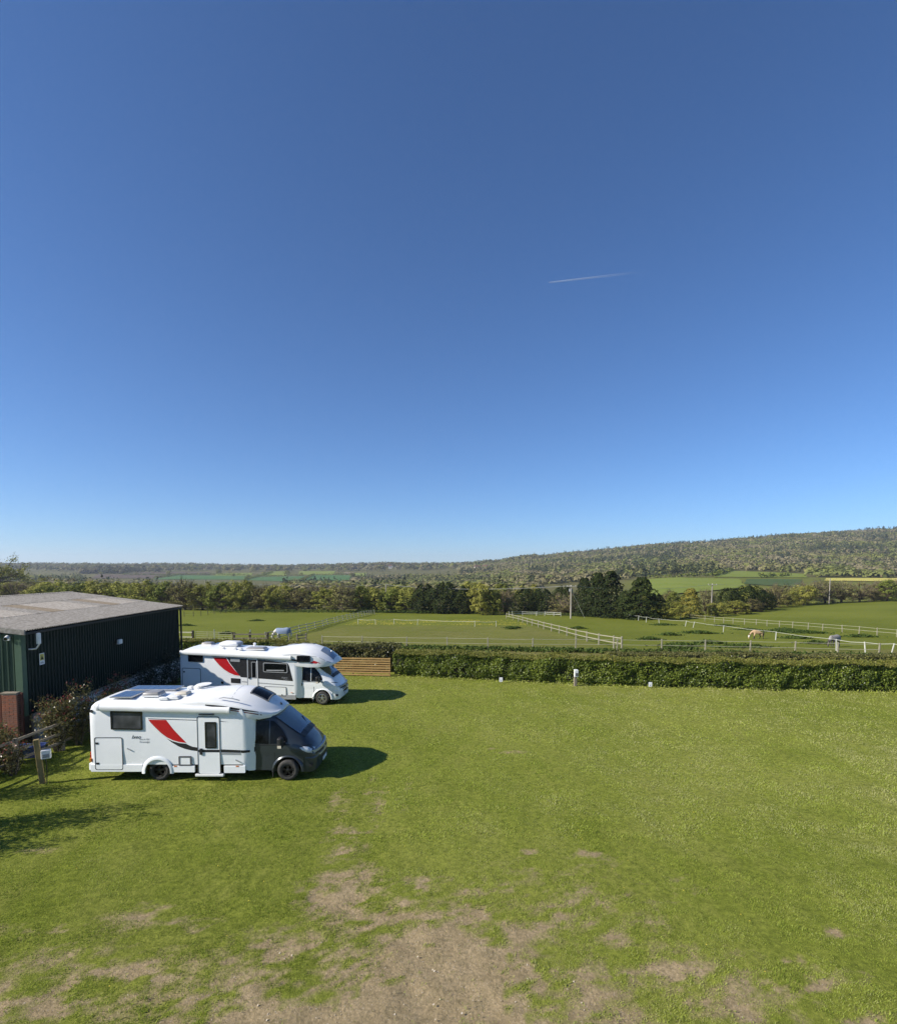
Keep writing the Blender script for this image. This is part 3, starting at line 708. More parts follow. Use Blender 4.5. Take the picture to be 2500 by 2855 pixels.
for pl, lab in zip(HEDGEROWS, HL):
    pp = []
    for a, b in zip(pl[:-1], pl[1:]):
        a, b = np.array(a), np.array(b); n = int(np.linalg.norm(b - a) * 3.2); t = rg.random((n, 1)); pp.append(a * (1 - t) + b * t + rg.normal(size=(n, 2)) * 1.4)
    pp = np.concatenate(pp); hh = 2.2 + 2.5 * fbm(pp[:, 0] / 15, pp[:, 1] / 15, 3) ** 2 * 2
    P = np.stack([pp[:, 0], pp[:, 1], terrain(pp[:, 0], pp[:, 1]) + 1 + hh * rg.random(len(pp))], -1)
    V, F = leaf_quads(P, 2.2, rg, np.array([[0, -.3, 1.]]), .4, .7)
    tag(link('hedgerow', np_mesh('hedgerow', V, F, M['tl_green'], {'rnd': np.repeat(rg.random(len(P)) * .6, 4)})), lab, 'hedgerow', 'hedgerows between the far fields')

# ---- the big oak at the edge, behind the shed
def oak():
    t = empty('oak_tree', (-213.5, 262, tz(-213.5, 262) - .2), 0, 'large spreading oak with half open leaves behind the shed roof', 'tree')
    rg = np.random.default_rng(77); tk = MB(); tk.tube([(0, 0, 0), (.3, 0, 3), (-.3, .2, 6), (.4, 0, 9)], [1.0, .75, .6, .3], 8)
    lb = MB(); P = []
    for k in range(46):
        a = rg.random() * 6.283; r = 3 + 8 * rg.random() ** .6; z = 4.5 + 13.5 * rg.random() * (1 - (r / 13.5) ** 2)
        e = Vector((math.cos(a) * r, math.sin(a) * r, z)); s = Vector((0, 0, 3 + 4 * rg.random()))
        m = s.lerp(e, .55) + Vector((0, 0, .8))
        lb.tube([s, m, e], [.32, .18, .06], 5, False)
        for q in range(5):
            e2 = e + Vector(rg.normal(size=3)) * 1.2; lb.tube([m.lerp(e, .7), e2], [.08, .03], 3, False)
        d = rg.normal(size=(70, 3)); P.append(np.array(e) + d * np.array([1.25, 1.25, .8]))
    P = np.concatenate(P)
    V, F = leaf_quads(P, .62 * (.6 + .8 * rg.random(len(P))), rg, None, 0, .6)
    link('crown', np_mesh('crown', V, F, M['tl_olive'], {'rnd': np.repeat(rg.random(len(P)), 4)}), t)
    tk.build('trunk', M['bark'], t, 60); lb.build('limbs', M['bark'], t, 60)
    return t
OAK = oak()
OAK.scale = (1.15, 1.15, 1.32)

# ================================================================ HEDGES
M['hedge'] = leaf_mat('hedge_leaves', [(0.0454, 0.0691, 0.0106), (0.0983, 0.1438, 0.0178), (0.1739, 0.2301, 0.0296), (0.2834, 0.3355, 0.057)], .25, .45, .4, 0)
M['hedge_top'] = leaf_mat('hedge_new_growth', [(0.0918, 0.1147, 0.0162), (0.1632, 0.1748, 0.0284), (0.2244, 0.213, 0.0446), (0.2754, 0.2294, 0.0688)], .3, .55, .3, 0)
M['hedge_dull'] = leaf_mat('hedge_dull', [(0.054, 0.06, 0.018), (0.108, 0.1104, 0.0324), (0.156, 0.15, 0.045), (0.228, 0.228, 0.09)], .25, .55, .3, 0)
M['blossom'] = mat('blossom', (.62, .62, .52), .7, (.5, .5, .4), 9)
M['stems_core'] = mat('hedge_core', (.045, .036, .026), .9, (.03, .025, .018), 6)

def hedge(name, path, h, th, label, mleaf, mtop, dens=420, leaf=.11, blossom=0, seed=1, gaps=True):
    """path: front foot line; leaves on the front, top and ends of a trimmed body, wobbling in and out"""
    rg = np.random.default_rng(seed)
    t = empty(name, (path[0][0], path[0][1], 0), 0, label, 'hedge'); off = np.array([path[0][0], path[0][1], 0])
    seg = [np.array(p, float) for p in path]; ls = [np.linalg.norm(b - a) for a, b in zip(seg[:-1], seg[1:])]; tot = sum(ls)
    def along(s):
        s = np.clip(s, 0, tot); cum = np.concatenate([[0], np.cumsum(ls)]); i = np.clip(np.searchsorted(cum, s) - 1, 0, len(ls) - 1)
        A = np.array(seg)[i]; B = np.array(seg)[i + 1]; f = ((s - cum[i]) / np.array(ls)[i])[:, None]
        d = (B - A) / np.linalg.norm(B - A, axis=1)[:, None]
        return A + (B - A) * f, np.stack([-d[:, 1], d[:, 0]], -1)           # point, normal towards the back
    def part(nm, n, face, m, size):
        s = rg.random(n) * tot; p, nb = along(s)
        hh = h * (1 + .20 * (fbm(s / 2.2, s * 0, seed) - .5) + .14 * (fbm(s * 1.7, s * 0, seed + 3) - .5))
        if face == 'front':
            z = rg.random(n) ** .85 * hh; w = fbm(s * 1.3, z * 1.6, seed + 5, 4)
            dep = -.28 * (w - .5) * 2 + .12 * rg.random(n) + .16 * (1 - sst(z, 0, .35)) + .02
            nrm = np.stack([-nb[:, 0], -nb[:, 1], .35 + 0 * z], -1)
            if gaps: k = (fbm(s * 2.4, z * 2.8, seed + 8, 3) > .33) | (rg.random(n) < .25)
            else: k = np.ones(n, bool)
        elif face == 'back':
            z = rg.random(n) * hh; dep = th - .1 * rg.random(n); nrm = np.stack([nb[:, 0], nb[:, 1], .3 + 0 * z], -1); k = np.ones(n, bool)
        else:
            dep = -.05 + (th + .1) * rg.random(n); w = fbm(s * 1.6, dep * 1.6, seed + 6, 4)
            z = hh + .16 * (w - .5) + .07 * rg.random(n) * (1 + 3.0 * (rg.random(n) > .93)); nrm = np.stack([0 * z, 0 * z, 1 + 0 * z], -1); k = np.ones(n, bool)
        g = terrain(p[:, 0], p[:, 1])
        P = np.stack([p[:, 0] + nb[:, 0] * dep, p[:, 1] + nb[:, 1] * dep, z + g], -1)[k] - off; nrm = nrm[k]
        nrm = nrm / np.linalg.norm(nrm, axis=1)[:, None]
        V, F = leaf_quads(P, size * (.6 + .8 * rg.random(len(P))), rg, nrm, .45, .62)
        rn = np.clip(rg.random(len(P)) * .8 + .5 * (fbm(P[:, 0] * 1.1, P[:, 2] * 1.1 + P[:, 1], seed + 9) - .5) + .05, 0, 1)
        return link(nm, np_mesh(nm, V, F, m, {'rnd': np.repeat(rn, 4)}), t)
    part('foliage', int(tot * h * dens), 'front', mleaf, leaf)
    part('back_foliage', int(tot * h * dens * .25), 'back', mleaf, leaf * 1.4)
    part('new_growth', int(tot * th * dens * .9), 'top', mtop, leaf * .9)
    if blossom:
        b = part('blossom', blossom, 'front', M['blossom'], leaf * .7)
    c = MB(); n = max(2, int(tot / 1.5)); s = np.linspace(.15, tot - .15, n); p, nb = along(s); secs = []
    for q, nv in zip(p, nb):
        a = q + nv * .34 - off[:2]; b = q + nv * (th - .18) - off[:2]; z0 = float(terrain(q[0], q[1])) + .0
        secs.append([(a[0], a[1], z0 + .12), (b[0], b[1], z0), (b[0], b[1], z0 + h - .16), (a[0], a[1], z0 + h - .16)])
    c.loft(secs).build('stems_core', M['stems_core'], t)  # solid dark core added inside the leaves so no light leaks through
    return t
hedge('hedge', [(-3.5, 34.9), (2.5, 33.5), (9.3, 31.85), (16, 30.95), (24.4, 30.15), (38, 29.2)], 1.52, 1.55, 'long clipped green hedge along the far edge of the lawn', M['hedge'], M['hedge_top'], 1050, .095, 420, 3)
hedge('hedge', [(-12.0, 36.6), (-3.2, 36.3)], 1.72, 1.3, 'shaggy olive hedge rising behind the slatted timber screen', M['hedge_dull'], M['hedge_dull'], 480, .12, 260, 8)
hedge('hedge', [(-30, 46.5), (-20, 45.5), (-11.5, 43.5)], 1.25, 1.3, 'low hedge behind the white motorhome with the raised cab bed', M['hedge'], M['hedge_top'], 360, .15, 0, 12)
hedge('hedge', [(11, 37.6), (20, 37.0), (30, 35.9), (42, 34.8)], 1.05, 1.2, 'low scruffy brown and green hedge behind the clipped hedge', M['hedge_dull'], M['hedge_dull'], 420, .13, 300, 15)

# ================================================================ FENCES
M['weathered'] = mat('weathered_timber', (.26, .22, .165), .85, (.18, .155, .12), 4, bump=.3, stretch=(1, 1, 6))
M['pale_timber'] = mat('pale_timber', (.31, .285, .205), .8, (.25, .23, .16), 4, bump=.2)
M['white_rail'] = mat('white_rail', (.40, .385, .27), .7, (.32, .31, .22), 3)
M['white_post'] = mat('white_post', (.58, .58, .50), .6, (.5, .5, .44), 3)
M['dark_timber'] = mat('dark_timber', (.075, .06, .045), .9, (.05, .04, .03), 4)
M['tape'] = mat('white_tape', (.55, .55, .47), .6, (.5, .5, .43), 3)
M['tan_timber'] = mat('tan_timber', (.42, .27, .10), .7, (.33, .20, .075), 3, bump=.15, stretch=(.6, 4, 4))
M['green_wood'] = mat('treated_post', (.27, .20, .085), .8, (.20, .15, .06), 4, bump=.3, stretch=(1, 1, .3))

def fence(name, pts, label, post_h, post_w, rails, m_post, m_rail, lean=(0, 0), jit=.0, rail_h=.09, rail_t=.035, sag=0.0, seed=0, cat='fence', rail_name='rail', dark=None, ends=True):
    rn = random.Random(seed)
    x0, y0 = pts[0]; t = empty(name, (x0, y0, tz(x0, y0)), 0, label, cat); o = Vector(t.location)
    tops = []
    for i, (x, y) in enumerate(pts):
        b = gp(x, y) - o; lx = lean[0] + rn.uniform(-jit, jit); ly = lean[1] + rn.uniform(-jit, jit)
        ax = Vector((lx, ly, 1)).normalized()
        mb = MB().bar(b - ax * .3, b + ax * post_h, post_w, post_w)
        mb.build('post', (dark if dark and i in dark[0] else None) and dark[1] or m_post, t, bevel=post_w * .12)
        tops.append((b, ax))
    for (b0, a0), (b1, a1) in zip(tops[:-1], tops[1:]):
        for z in rails:
            f = Vector((0, -post_w / 2 - rail_t / 2, 0))
            p, q = b0 + a0 * z + f, b1 + a1 * (z + rn.uniform(-.03, .03)) + f
            mb = MB()
            if sag:
                m = (p + q) / 2 - Vector((0, 0, sag)); mb.bar(p, m, rail_t, rail_h); mb.bar(m, q, rail_t, rail_h)
            else: mb.bar(p, q, rail_t, rail_h)
            mb.build(rail_name, m_rail, t)
    return t
WHITE_RAIL = [(-19.7, 60.1), (-20.1, 65.6), (-20.3, 71.7), (-20.7, 77.3), (-20.7, 81.5), (-20.9, 87.2), (-20.9, 92.6), (-21.3, 98.0), (-21.1, 103.2), (-21.3, 107.0), (-21.2, 111.8), (-21.1, 115.9), (-21.0, 119.7), (-20.8, 122.6), (-20.6, 127.1), (-20.3, 130.2), (-20.0, 132.8), (-19.7, 134.9), (-19.4, 136.6), (-19.1, 138.2), (-18.5, 139.3)]
WOOD_RAIL = [(12.7, 122.1), (13.6, 116.4), (14.0, 110.9), (14.2, 106.1), (14.4, 101.1), (14.6, 96.8), (14.9, 91.9), (15.0, 87.2), (15.2, 81.8), (15.4, 77.0), (15.4, 71.9), (15.3, 66.4), (15.4, 61.5), (15.4, 56.6), (15.5, 51.8), (15.8, 50.4)]
WIRE = [(-12.3, 53.9), (-8.2, 52.6), (-3.9, 51.6), (-0.1, 51.0), (3.6, 50.4), (7.6, 50.0), (11.5, 50.0), (15.1, 49.5), (18.9, 49.0), (22.5, 48.4), (26.1, 47.8), (29.5, 47.0), (32.5, 46.1), (35.4, 45.4)]
TAPE = [(14.6, 133.5), (15.5, 134.9), (18.1, 135.5), (21.3, 134.4), (23.3, 134.4), (25.2, 132.8), (26.6, 131.2)]
TAPE2 = [(38.8, 120.1), (39.2, 114.5), (38.9, 109.1), (38.6, 101.5), (40.4, 94.5), (40.4, 91.5), (40.1, 80.8), (39.1, 66.1), (34.9, 49.7), (35.5, 47.0), (36.8, 45.9), (39, 44)]
FARRAIL = [(51.3, 122.6), (51.9, 112.2), (52.0, 108.3), (52.3, 105.3), (52.8, 102.8), (53.6, 100.3), (54.6, 98.3), (55.2, 96.0), (56.0, 93.7), (56.6, 91.1), (57.1, 87.9), (57.3, 84.8), (57.7, 81.1), (57.8, 77.9), (57.8, 74.6), (58.0, 71.6), (58.2, 68)]
THIN = [(-60.1, 126.1), (-58.7, 127.6), (-58.1, 130.2), (-57.8, 133.3), (-57.7, 136.6), (-57.5, 139.9), (-57.2, 142.7), (-57.7, 148.6), (-57.1, 150.4), (-57.0, 153.4), (-56.9, 157.1)]
TEMP = [(-16.3, 99.9), (-13.0, 98.7), (-9.8, 99.9), (-5.5, 98.0), (4.4, 93.0), (8.0, 93.0)]
fence('rail_fence', WHITE_RAIL, 'white three rail fence with leaning posts beside the rugged white horse', 1.15, .11, (.22, .62, 1.02), M['white_rail'], M['white_rail'], (-.2, 0), .03, .10, .04, seed=1)
fence('rail_fence', WOOD_RAIL, 'pale timber two rail fence between the central and right paddocks', 1.2, .14, (.55, 1.05), M['pale_timber'], M['pale_timber'], (0, 0), .03, .09, .04, seed=2)
fence('tape_fence', WIRE, 'wooden post fence with two pale tapes running behind the clipped hedge', 1.1, .10, (.55, 1.0), M['pale_timber'], M['white_rail'], (0, 0), .04, .03, .01, sag=.02, seed=3, rail_name='tape')
fence('tape_fence', TAPE, 'short white tape fence in front of the dark evergreens', 1.1, .10, (.55, .98), M['white_post'], M['tape'], (0, 0), .12, .07, .015, sag=.06, seed=4, rail_name='tape')
fence('tape_fence', TAPE2, 'white electric tape fence with crooked posts passing the dun horse', 1.05, .075, (1.0,), M['white_post'], M['tape'], (.05, 0), .16, .03, .01, sag=.08, seed=5, rail_name='tape')
fence('rail_fence', FARRAIL, 'long pale two rail fence across the far right meadow', 1.1, .09, (.55, 1.02), M['pale_timber'], M['white_rail'], (0, 0), .05, .035, .015, seed=6)
fence('post_and_wire_fence', THIN, 'thin dark post and wire fence crossing the left meadow', 1.2, .10, (.5, 1.0), M['dark_timber'], M['mid_grey'], (0, 0), .03, .012, .012, seed=7, rail_name='wire')
fence('tape_fence', TEMP, 'temporary white tape fence in front of the buttercup strip', 1.0, .07, (.9,), M['white_post'], M['tape'], (0, 0), .06, .035, .01, sag=.1, seed=8, rail_name='tape')
# the yard fences behind the far motorhome
fence('rail_fence', [(-31.5, 61.5), (-28.1, 60.8)], 'short two rail fence between the shed corner and the field gate', 1.25, .22, (.55, 1.05), M['dark_timber'], M['white_rail'], (0, 0), .01, .12, .05, seed=9)
fence('rail_fence', [(-23.2, 59.8), (-21.5, 59.9), (-19.6, 60.0)], 'grey timber two rail fence right of the field gate', 1.1, .20, (.45, .9), M['dark_timber'], M['weathered'], (0, 0), .01, .14, .05, seed=10)
fence('rail_fence', [(-15.55, 56.8), (-15.0, 58.2)], 'short brown three rail fence panel in the muddy gateway', 1.1, .14, (.28, .62, .95), M['weathered'], M['weathered'], (0, 0), .02, .10, .04, seed=11)
g = empty('field_gate', (-27.8, 60.8, tz(-27.8, 60.8)), 0, 'white tubular metal field gate behind the far motorhome', 'gate')
gl = 4.35
for z in (.2, .45, .68, .9, 1.12):
    MB().tube([(0, 0, z), (gl, -1.0, z)], .022, 6).build('bar', M['white_rail'], g, 60)
for f in (.0, .33, .66, 1.0):
    MB().tube([(gl * f, -f, .17), (gl * f, -f, 1.15)], .024, 6).build('upright', M['white_rail'], g, 60)
for (x, y, lab) in ((-25.9, 61.2, 'thin white electric fence post standing behind the field gate'), (-21.7, 60.6, 'thin white electric fence post behind the grey timber fence')):
    b = gp(x, y); e = empty('electric_fence_post', b, 0, lab, 'post', 'thin white posts by the gate')
    MB().tube([(0, 0, -.2), (0, 0, 1.35)], .04, 6).build('stake', M['white_post'], e, 60); MB().lathe([(.05, 1.2), (.06, 1.25), (.05, 1.3)], 8, 'z').build('insulator', M['mid_grey'], e, 60)

# slatted timber screen in front of the hedge
s = empty('slatted_screen', (-7.3, 35.2, 0), math.atan2(-.36, 3.6), 'golden timber slatted screen between the far motorhome and the clipped hedge', 'screen')
for k in range(8):
    z = .07 + k * .148
    MB().box((0, -.02 + .004 * (k % 2), z), (3.65, .012 + .004 * (k % 2), z + .088)).build('slat', M['tan_timber'], s, bevel=.006)
for x in (.04, 1.22, 2.42, 3.58): MB().box((x - .04, .03, -.2), (x + .04, .10, 1.2)).build('post', M['tan_timber'], s)

# number plates and meter post on the lawn edge
M['sign_white'] = mat('sign_white', (.82, .82, .82), .4, (.78, .78, .78), 4)
def text_mesh(body, size, m, parent, loc, rot, name='lettering', shear=0.0, extrude=.001):
    c = bpy.data.curves.new(name, 'FONT'); c.body = body; c.size = size; c.extrude = extrude; c.shear = shear
    c.resolution_u = 3
    tmp = bpy.data.objects.new('tmp_text', c); COL.objects.link(tmp)
    dg = bpy.context.evaluated_depsgraph_get(); dg.update()
    me = bpy.data.meshes.new_from_object(tmp.evaluated_get(dg)); bpy.data.objects.remove(tmp)
    me.materials.clear(); me.materials.append(m)
    return link(name, me, parent, loc, rot)
for (x, y, lab) in ((3.12, 32.75, 'small white pitch number sign low in front of the hedge, nearer the slatted screen'), (11.5, 31.35, 'small white pitch number sign low in front of the hedge, right of the meter post')):
    e = empty('pitch_sign', (x, y, .02), 0, lab, 'sign', 'pitch signs along the hedge')
    MB().box((-.02, .006, -.1), (.02, .03, .2)).build('stake', M['pale_timber'], e)
    MB().box((-.1, -.008, .10), (.1, .004, .36)).build('plate', M['sign_white'], e, bevel=.003)
    text_mesh('4', .12, M['black'], e, (-.035, -.0095, .14), (R(90), 0, 0))
e = empty('meter_post', (7.35, 31.9, 0), .1, 'brown timber post with a white electric hook-up box in front of the hedge', 'post')
MB().box((-.075, -.075, -.2), (.075, .075, .78)).build('post', M['weathered'], e, bevel=.01)
MB().box((-.12, -.20, .60), (.12, -.076, .98)).build('box', M['white_plastic'], e, bevel=.02)
MB().box((-.06, -.212, .66), (.11, -.201, .84)).build('socket_cover', M['grey_trim'], e, bevel=.004)
MB().box((-.1, -.18, .981), (.1, .02, 1.02)).build('lid', M['white_plastic'], e, bevel=.01)

# ================================================================ POLES AND LINES
M['pole'] = mat('pole_timber', (.40, .36, .30), .85, (.30, .27, .22), 3, bump=.2, stretch=(1, 1, .2))
POLES = [(-72.1, 165, 3.9, 'bare', 'bare wooden utility pole above the left tree line'), (-18, 160, 2.7, 'bare', 'pale wooden utility pole behind the olive hedgerow trees'),
         (26.9, 122, 3.45, 'arms', 'pale utility pole with crossarms and a stay wire before the dark conifers'), (64, 135, 3.45, 'tee', 'pale T shaped utility pole between the golden conifer and the evergreens'), (128.2, 187, 3.9, 'bare', 'grey utility pole among the pale twiggy trees on the right')]
for x, y, zt, kind, lab in POLES:
    z = tz(x, y); p = empty('utility_pole', (x, y, z), 0, lab, 'pole', 'utility poles'); h = zt - z
    MB().tube([(0, 0, -.5), (0, 0, h)], [.17, .125], 8).build('pole', M['pole'], p, 60)
    if kind != 'bare':
        MB().box((-1.05, -.22, h - .32), (1.05, -.12, h - .2)).build('crossarm', M['pole'], p)
        for q in (-.95, 0, .95): MB().lathe([(.04, h - .2), (.07, h - .12), (.05, h - .02), (.02, h + .03)], 8, 'z', (q, -.17, 0)).build('insulator', M['white_post'], p, 60)
    if kind == 'arms':
        MB().box((-.35, .14, h - 1.4), (.35, .5, h - .75)).build('transformer', M['mid_grey'], p, bevel=.03)
        MB().tube([(.1, 0, h - 1.2), (3.5, 1.5, tz(30.4, 123.5) - z)], .03, 5).build('stay_wire', M['white_post'], p, 60)
    else: MB().tube([(0, -.13, h - .15), (0, -.13, h + .1)], .05, 6).build('pole_cap', M['mid_grey'], p, 60)
tops = [(-150, 168, 4.6)] + [(x, y, zt - .1) for x, y, zt, k, l in POLES]
for i, (a, b) in enumerate(zip(tops[:-1], tops[1:])):
    a, b = Vector(a), Vector(b)
    pts = [a.lerp(b, f) - Vector((0, 0, 1.0 * 4 * f * (1 - f))) for f in np.linspace(0, 1, 13)]
    o = empty('overhead_line', a, 0, ['overhead line sagging over the shed roof towards the bare pole', 'overhead line sagging above the left meadow trees', 'overhead line over the buttercup strip', 'overhead line passing the dark conifers', 'overhead line over the hedge to the right crest'][i], 'cable', 'overhead lines')
    MB().tube([p - a for p in pts], .028, 4).build('conductor', M['mid_grey'], o)

# ================================================================ SHED
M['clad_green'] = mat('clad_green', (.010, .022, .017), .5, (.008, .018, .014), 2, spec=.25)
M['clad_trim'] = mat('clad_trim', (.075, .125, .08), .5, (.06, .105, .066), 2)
M['clad_gable_sunlit'] = mat('clad_gable_sunlit', (.040, .072, .046), .5, (.032, .06, .038), 2)  # same green cladding, coloured lighter for the sun falling on the gable
M['fibre_cement'] = mat('fibre_cement', (.33, .305, .27), .95, (.22, .20, .172), 9, 6, bump=.5, bscale=30, coords='World', contrast=(.38, .62))
M['fibre_pale'] = mat('fibre_pale', (.42, .385, .335), .9, (.30, .265, .22), 9, 6, bump=.4, bscale=30, coords='World')
M['fibre_brown'] = mat('fibre_brown', (.29, .235, .17), .95, (.21, .17, .12), 9, 6, bump=.4, bscale=30, coords='World')
M['brick'] = mat('brick', (.30, .105, .055), .9, (.22, .085, .05), 3, bump=.3, bscale=25, coords='World')
M['brick_b'] = mat('brick_brown', (.23, .10, .062), .9, (.17, .08, .05), 3, bump=.3, bscale=25, coords='World')
M['mortar'] = mat('mortar', (.34, .30, .25), .95, (.26, .22, .18), 20)
M['rust'] = mat('rusty_steel', (.10, .028, .016), .8, (.07, .022, .014), 6)
M['white_block'] = mat('white_block', (.62, .63, .62), .8, (.5, .51, .5), 2, bump=.2)
M['sign_yellow'] = mat('sign_yellow', (.62, .52, .10), .5, (.55, .46, .09), 6)
SH = empty('farm_shed', (-15.95, 20.6, 0), R(4.0), 'dark green clad farm shed with a shallow corrugated fibre cement roof', 'shed')
LEN, HW, EAVE, RIDGE = 14.3, 6.5, 4.5, 5.32
def slope_z(x): return EAVE + (RIDGE - EAVE) * (1 - abs(x + HW) / HW)
# trapezoid cladding sheet in (along, out), 1 m wide
def clad_mesh(h, name='cladding_sheet'):
    pr = []
    for k in range(5):
        a = k * .2; pr += [(a, 0), (a + .125, 0), (a + .142, .042), (a + .178, .042), (a + .195, 0)]
    pr.append((1.0, 0)); n = len(pr)
    return MB().add([(a, -o, 0) for a, o in pr] + [(a, -o, h) for a, o in pr], [(i, i + 1, n + i + 1, n + i) for i in range(n - 1)]).mesh(name, M['clad_green'])
cm = clad_mesh(EAVE - 1.32)
for k in range(14):
    link('cladding_sheet', cm, SH, (0, .15 + k, 1.25), (0, 0, R(90)))
for k in range(13):
    x1 = -k * 1.0 - .02; h = min(slope_z(x1 - 1.0), slope_z(x1)) - .12 - 2.0
    if x1 - 1 < -12.95: break
    gs = clad_mesh(h); gs.materials[0] = M['clad_gable_sunlit']; link('cladding_sheet', gs, SH, (x1 - 1.0, 0, 2.0))
MB().box((-.2, -.052, 1.95), (.05, .0, EAVE - .05)).box((.003, .0, 1.25), (.052, .2, EAVE - .06)).build('corner_trim', M['clad_trim'], SH)
MB().box((-13, -.045, 1.94), (-.21, -.0, 1.995)).build('base_flashing', M['clad_trim'], SH)
# inner body so the shed is solid: frame walls
MB().prism([(-13, 0), (-.08, 0), (-.08, EAVE - .12), (-HW, RIDGE - .14), (-13, EAVE - .12)], .08, LEN).build('frame', M['dark_timber'], SH)
# white block plinth along the side
pl = MB().box((-.075, .5, 0), (.0, LEN, 1.24)).build('plinth', M['mortar'], SH)
bmsh = MB().box((0, 0, 0), (.03, .43, .205)).mesh('block', M['white_block'], bevel=.006)
for r_ in range(5):
    for k in range(31):
        y = .52 + k * .445 + (.22 if r_ % 2 else 0)
        if y + .43 < LEN: link('block', bmsh, pl, (.001, y, .02 + r_ * .218))
# brick base of the gable and the brick pier
def brick_meshes(m): return [MB().box((0, 0, 0), (.215, d, .064)).mesh('brick', m, bevel=.004) for d in (.10, .106, .112)]
BR = brick_meshes(M['brick']) + brick_meshes(M['brick_b'])
rb = random.Random(3)
bw = MB().box((-13, -.045, 0), (-.66, .06, 1.93)).build('brick_wall', M['mortar'], SH)
for c in range(25):
    for k in range(9):
        x = -.68 - (k + 1) * .226 - (.113 if c % 2 else 0)
        link('brick', rb.choice(BR), bw, (x, -.058 - rb.random() * .006, .012 + c * .0757))
pier = MB().box((-.60, -.235, 0), (-.07, .06, 2.16)).build('brick_pier', M['mortar'], SH)
for c in range(28):
    z = .012 + c * .0757
    for x_, w_ in (((-.595, 1.18), (-.327, 1.18)) if c % 2 else ((-.595, .56), (-.461, 1.18), (-.193, .56))):
        link('brick', rb.choice(BR), pier, (x_, -.247 - rb.random() * .005, z)).scale = (w_, 1, 1)
    link('brick', rb.choice(BR), pier, (-.065, -.225, z), (0, 0, R(90)))
MB().box((-.63, -.27, 2.165), (-.04, .07, 2.22)).build('pier_cap', M['weathered'], SH, bevel=.01)
for x in (-.685, .065): MB().box((x - .035, -.20, 0), (x + .035, -.13, 2.2)).build('steel_post', M['rust'], SH)
# roof: corrugated sheets in three overlapping rows on each slope
def roof_mesh(l, m):
    n = 43; vs = []
    for j in (0, 1):
        for i in range(n):
            a = i / (n - 1) * 1.03; vs.append((a, j * l, .028 * math.cos(2 * math.pi * a / .146)))
    b = len(vs); vs += [(x, y, z - .008) for x, y, z in vs]
    fs = [(i, i + 1, n + i + 1, n + i) for i in range(n - 1)] + [(b + n + i, b + n + i + 1, b + i + 1, b + i) for i in range(n - 1)] + [(b + i, b + i + 1, i + 1, i) for i in range(n - 1)] + [(n + i, n + i + 1, b + n + i + 1, b + n + i) for i in range(n - 1)]
    return MB().add(vs, fs).mesh('roof_sheet', m, 50)
ang = math.atan2(RIDGE - EAVE, HW); run = (HW + .22) / 3 / math.cos(ang)
RM = {k: roof_mesh(run + .15, M[k]) for k in ('fibre_cement', 'fibre_pale', 'fibre_brown')}
roof = MB().box((-HW - .14, -.12, RIDGE + .02), (-HW + .14, LEN + .12, RIDGE + .07)).build('ridge_cap', M['fibre_cement'], SH, bevel=.02)
for side in (1, -1):
    for r_ in range(3):
        for k in range(14):
            kk = 'fibre_cement'
            if r_ == 1 and side == 1: kk = {2: 'fibre_pale', 3: 'fibre_pale', 5: 'fibre_brown', 6: 'fibre_pale', 7: 'fibre_pale', 8: 'fibre_pale', 10: 'fibre_brown', 11: 'fibre_pale', 12: 'fibre_pale'}.get(k, kk)
            dx = .22 - r_ * run * math.cos(ang)
            z = EAVE - .22 * math.tan(ang) + r_ * run * math.sin(ang) + .02 + r_ * .004 + .014 * r_
            y = -.08 + k * 1.035
            if side == 1:
                o = link('roof_sheet', RM[kk], SH, (dx, y, z + .02)); o.rotation_euler = (Matrix(((0, -math.cos(ang), math.sin(ang)), (1, 0, 0), (0, math.sin(ang), math.cos(ang)))).to_euler())
            else:
                o = link('roof_sheet', RM[kk], SH, (-2 * HW - dx, y + 1.03, z + .02)); o.rotation_euler = (Matrix(((0, math.cos(ang), -math.sin(ang)), (-1, 0, 0), (0, math.sin(ang), math.cos(ang)))).to_euler())
MB().add([(.26, -.16, EAVE - .16), (.26, -.1, EAVE - .16), (-HW, -.1, RIDGE - .12), (-HW, -.16, RIDGE - .12), (.26, -.16, EAVE + .04), (.26, -.1, EAVE + .04), (-HW, -.1, RIDGE + .07), (-HW, -.16, RIDGE + .07)],
         [(3, 2, 1, 0), (4, 5, 6, 7), (0, 1, 5, 4), (1, 2, 6, 5), (2, 3, 7, 6), (3, 0, 4, 7)]).build('barge_board', M['fibre_cement'], SH, bevel=.01)
MB().add([(-13.26, -.16, EAVE - .16), (-13.26, -.1, EAVE - .16), (-HW - .004, -.1, RIDGE - .12), (-HW - .004, -.16, RIDGE - .12), (-13.26, -.16, EAVE + .04), (-13.26, -.1, EAVE + .04), (-HW - .004, -.1, RIDGE + .07), (-HW - .004, -.16, RIDGE + .07)],
         [(0, 1, 2, 3), (7, 6, 5, 4), (4, 5, 1, 0), (5, 6, 2, 1), (6, 7, 3, 2), (7, 4, 0, 3)]).build('barge_board', M['fibre_cement'], SH, bevel=.01)
MB().box((.07, -.05, EAVE - .17), (.17, LEN + .05, EAVE - .08)).build('gutter', M['black'], SH, bevel=.01)
MB().tube([(.12, LEN - .04, EAVE - .1), (.12, LEN - .04, .1)], .06, 8).build('downpipe', M['black'], SH, 60)

